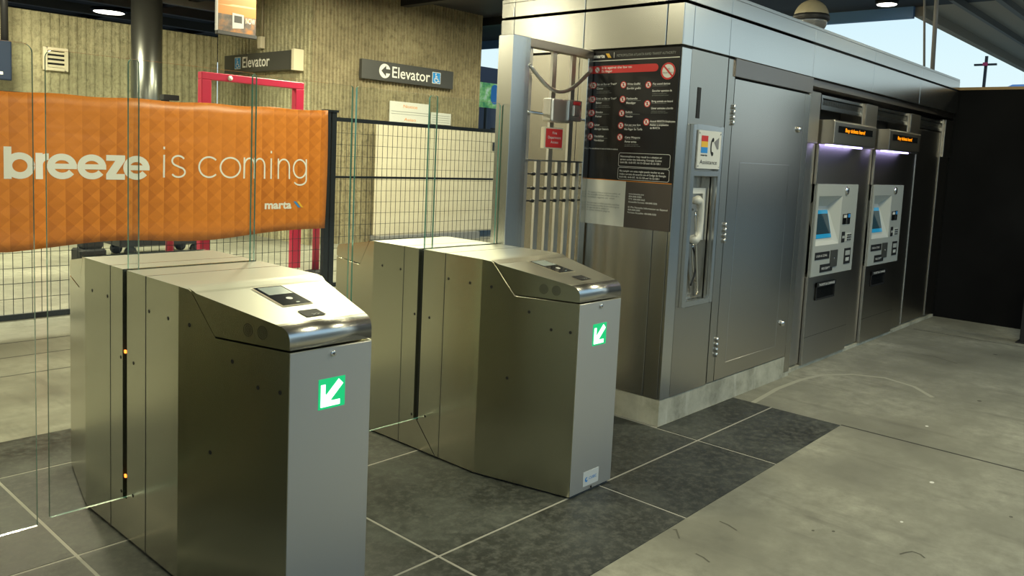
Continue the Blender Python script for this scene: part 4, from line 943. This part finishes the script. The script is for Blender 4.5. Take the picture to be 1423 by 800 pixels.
# ------------------------------------------------------------------ overhead
def ceil_lamp(x, y, r, label, z=4.2):
    t_ = thing('ceiling_lamp', label, 'lamp', (x, y, z), 'round canopy lamps')
    b = MB(); b.lathe((x, y, z), [(r * 1.12, 0.0), (r * 1.12, -0.04), (r * 1.0, -0.06)], 'dark_metal', n=28); b.build('rim', t_)
    b = MB(); b.lathe((x, y, z - 0.055), [(r * 0.98, 0), (r * 0.9, -0.012), (r * 0.5, -0.02)], 'lamp_disc', n=28); b.build('diffuser', t_)
ceil_lamp(5.55, 18.6, 0.26, 'lit round canopy lamp at the upper left corner above the back wall', 3.95)
ceil_lamp(6.35, 16.2, 0.28, 'lit round canopy lamp above the steel column, at the top edge', 3.95)
ceil_lamp(13.1, 4.45, 0.15, 'lit round canopy lamp at the street end of the canopy beyond the booth')
gb = thing('pendant_dome', 'round pendant dome with a tan top and clear lower bowl above the booth roof', 'ceiling fixture', (8.0, 3.43, 4.2))
gc = (8.0, 3.43, 3.09); R_ = 0.165
b = MB(); b.lathe(gc, [(R_ * math.cos(a), R_ * math.sin(a)) for a in [i * math.pi / 2 / 12 for i in range(12)]] + [(0.03, R_ * 0.99), (0.03, R_ * 1.12)], 'tan_shell', n=32); b.build('shell', gb)
b = MB(); b.lathe(gc, [(R_ * 1.02, 0.02), (R_ * 1.06, 0.0), (R_ * 1.06, -0.03), (R_ * 0.98, -0.04)], 'dark_metal', n=32); b.build('rim', gb)
m = mat('clear_bowl', (0.85, 0.86, 0.88), 0.08); bsdf(m).inputs['Transmission Weight'].default_value = 0.8
b = MB(); b.lathe((gc[0], gc[1], gc[2] - 0.035), [(R_ * 0.95 * math.cos(a), -R_ * 0.9 * math.sin(a)) for a in [i * math.pi / 2 / 10 for i in range(11)][:-1]] + [(0.004, -R_ * 0.9)], 'clear_bowl', n=32); b.build('bowl', gb)
b = MB(); b.tube([(8.0, 3.43, 3.26), (8.0, 3.43, 4.2)], 0.018, 'beam_grey', 10); b.build('stem', gb)
for (xa, ya, xb, yb2, l) in ((9.95, 2.90, 9.95, 3.03, 'thin grey steel rod from the booth roof to the canopy, left of the pair'), (9.95, 2.82, 9.95, 2.87, 'thicker grey steel rod from the booth roof to the canopy, right of the pair')):
    b = MB(); b.tube([(xa, ya, 2.66), (xb, yb2, 4.2)], 0.013 if ya > 2.85 else 0.024, 'beam_grey', 10); tag(b.build('steel_rod', loc=(xa, ya, 2.64)), l, 'rod', 'steel rods over the booth')
up = thing('utility_pole', 'distant utility pole with one crossarm against the sky', 'pole', (60, 13.8, 0))
b = MB(); b.box(59.92, 60.08, 13.74, 13.90, 0, 9.4, 'dark_metal'); b.build('shaft', up)
b = MB(); b.box(59.9, 60.1, 13.2, 14.5, 8.80, 8.92, 'dark_metal'); b.build('crossarm', up)
b = MB(); b.box(59.75, 59.85, 13.68, 13.96, 8.76, 8.98, 'pink_red'); b.build('plate', up)
bb = thing('distant_building', 'blue roofed building far off behind the black hoarding', 'building', (62, 9, 0))
b = MB(); b.box(60, 66, 0, 12.6, 0, 7.2, 'dark_metal'); b.build('walls', bb)
b = MB(); b.prism([(60, 0, 7.2), (60, 12.9, 7.2), (60, 12.2, 7.55), (60, 0, 7.6)], (6, 0, 0), 'sky_blue_trim'); b.build('roof', bb)
bp = MB(); bp.box(9.2, 9.34, 1.46, 1.58, 0, 1.0, 'rubber'); bp.box(9.17, 9.37, 1.43, 1.61, 0, 0.012, 'rubber'); tag(bp.build('barrier_post', loc=(9.27, 1.52, 0), bevel=0.004), 'black square post on the concrete at the right edge, before the black hoarding', 'post')
for o in C.objects:
    if '_org' in o: del o['_org']
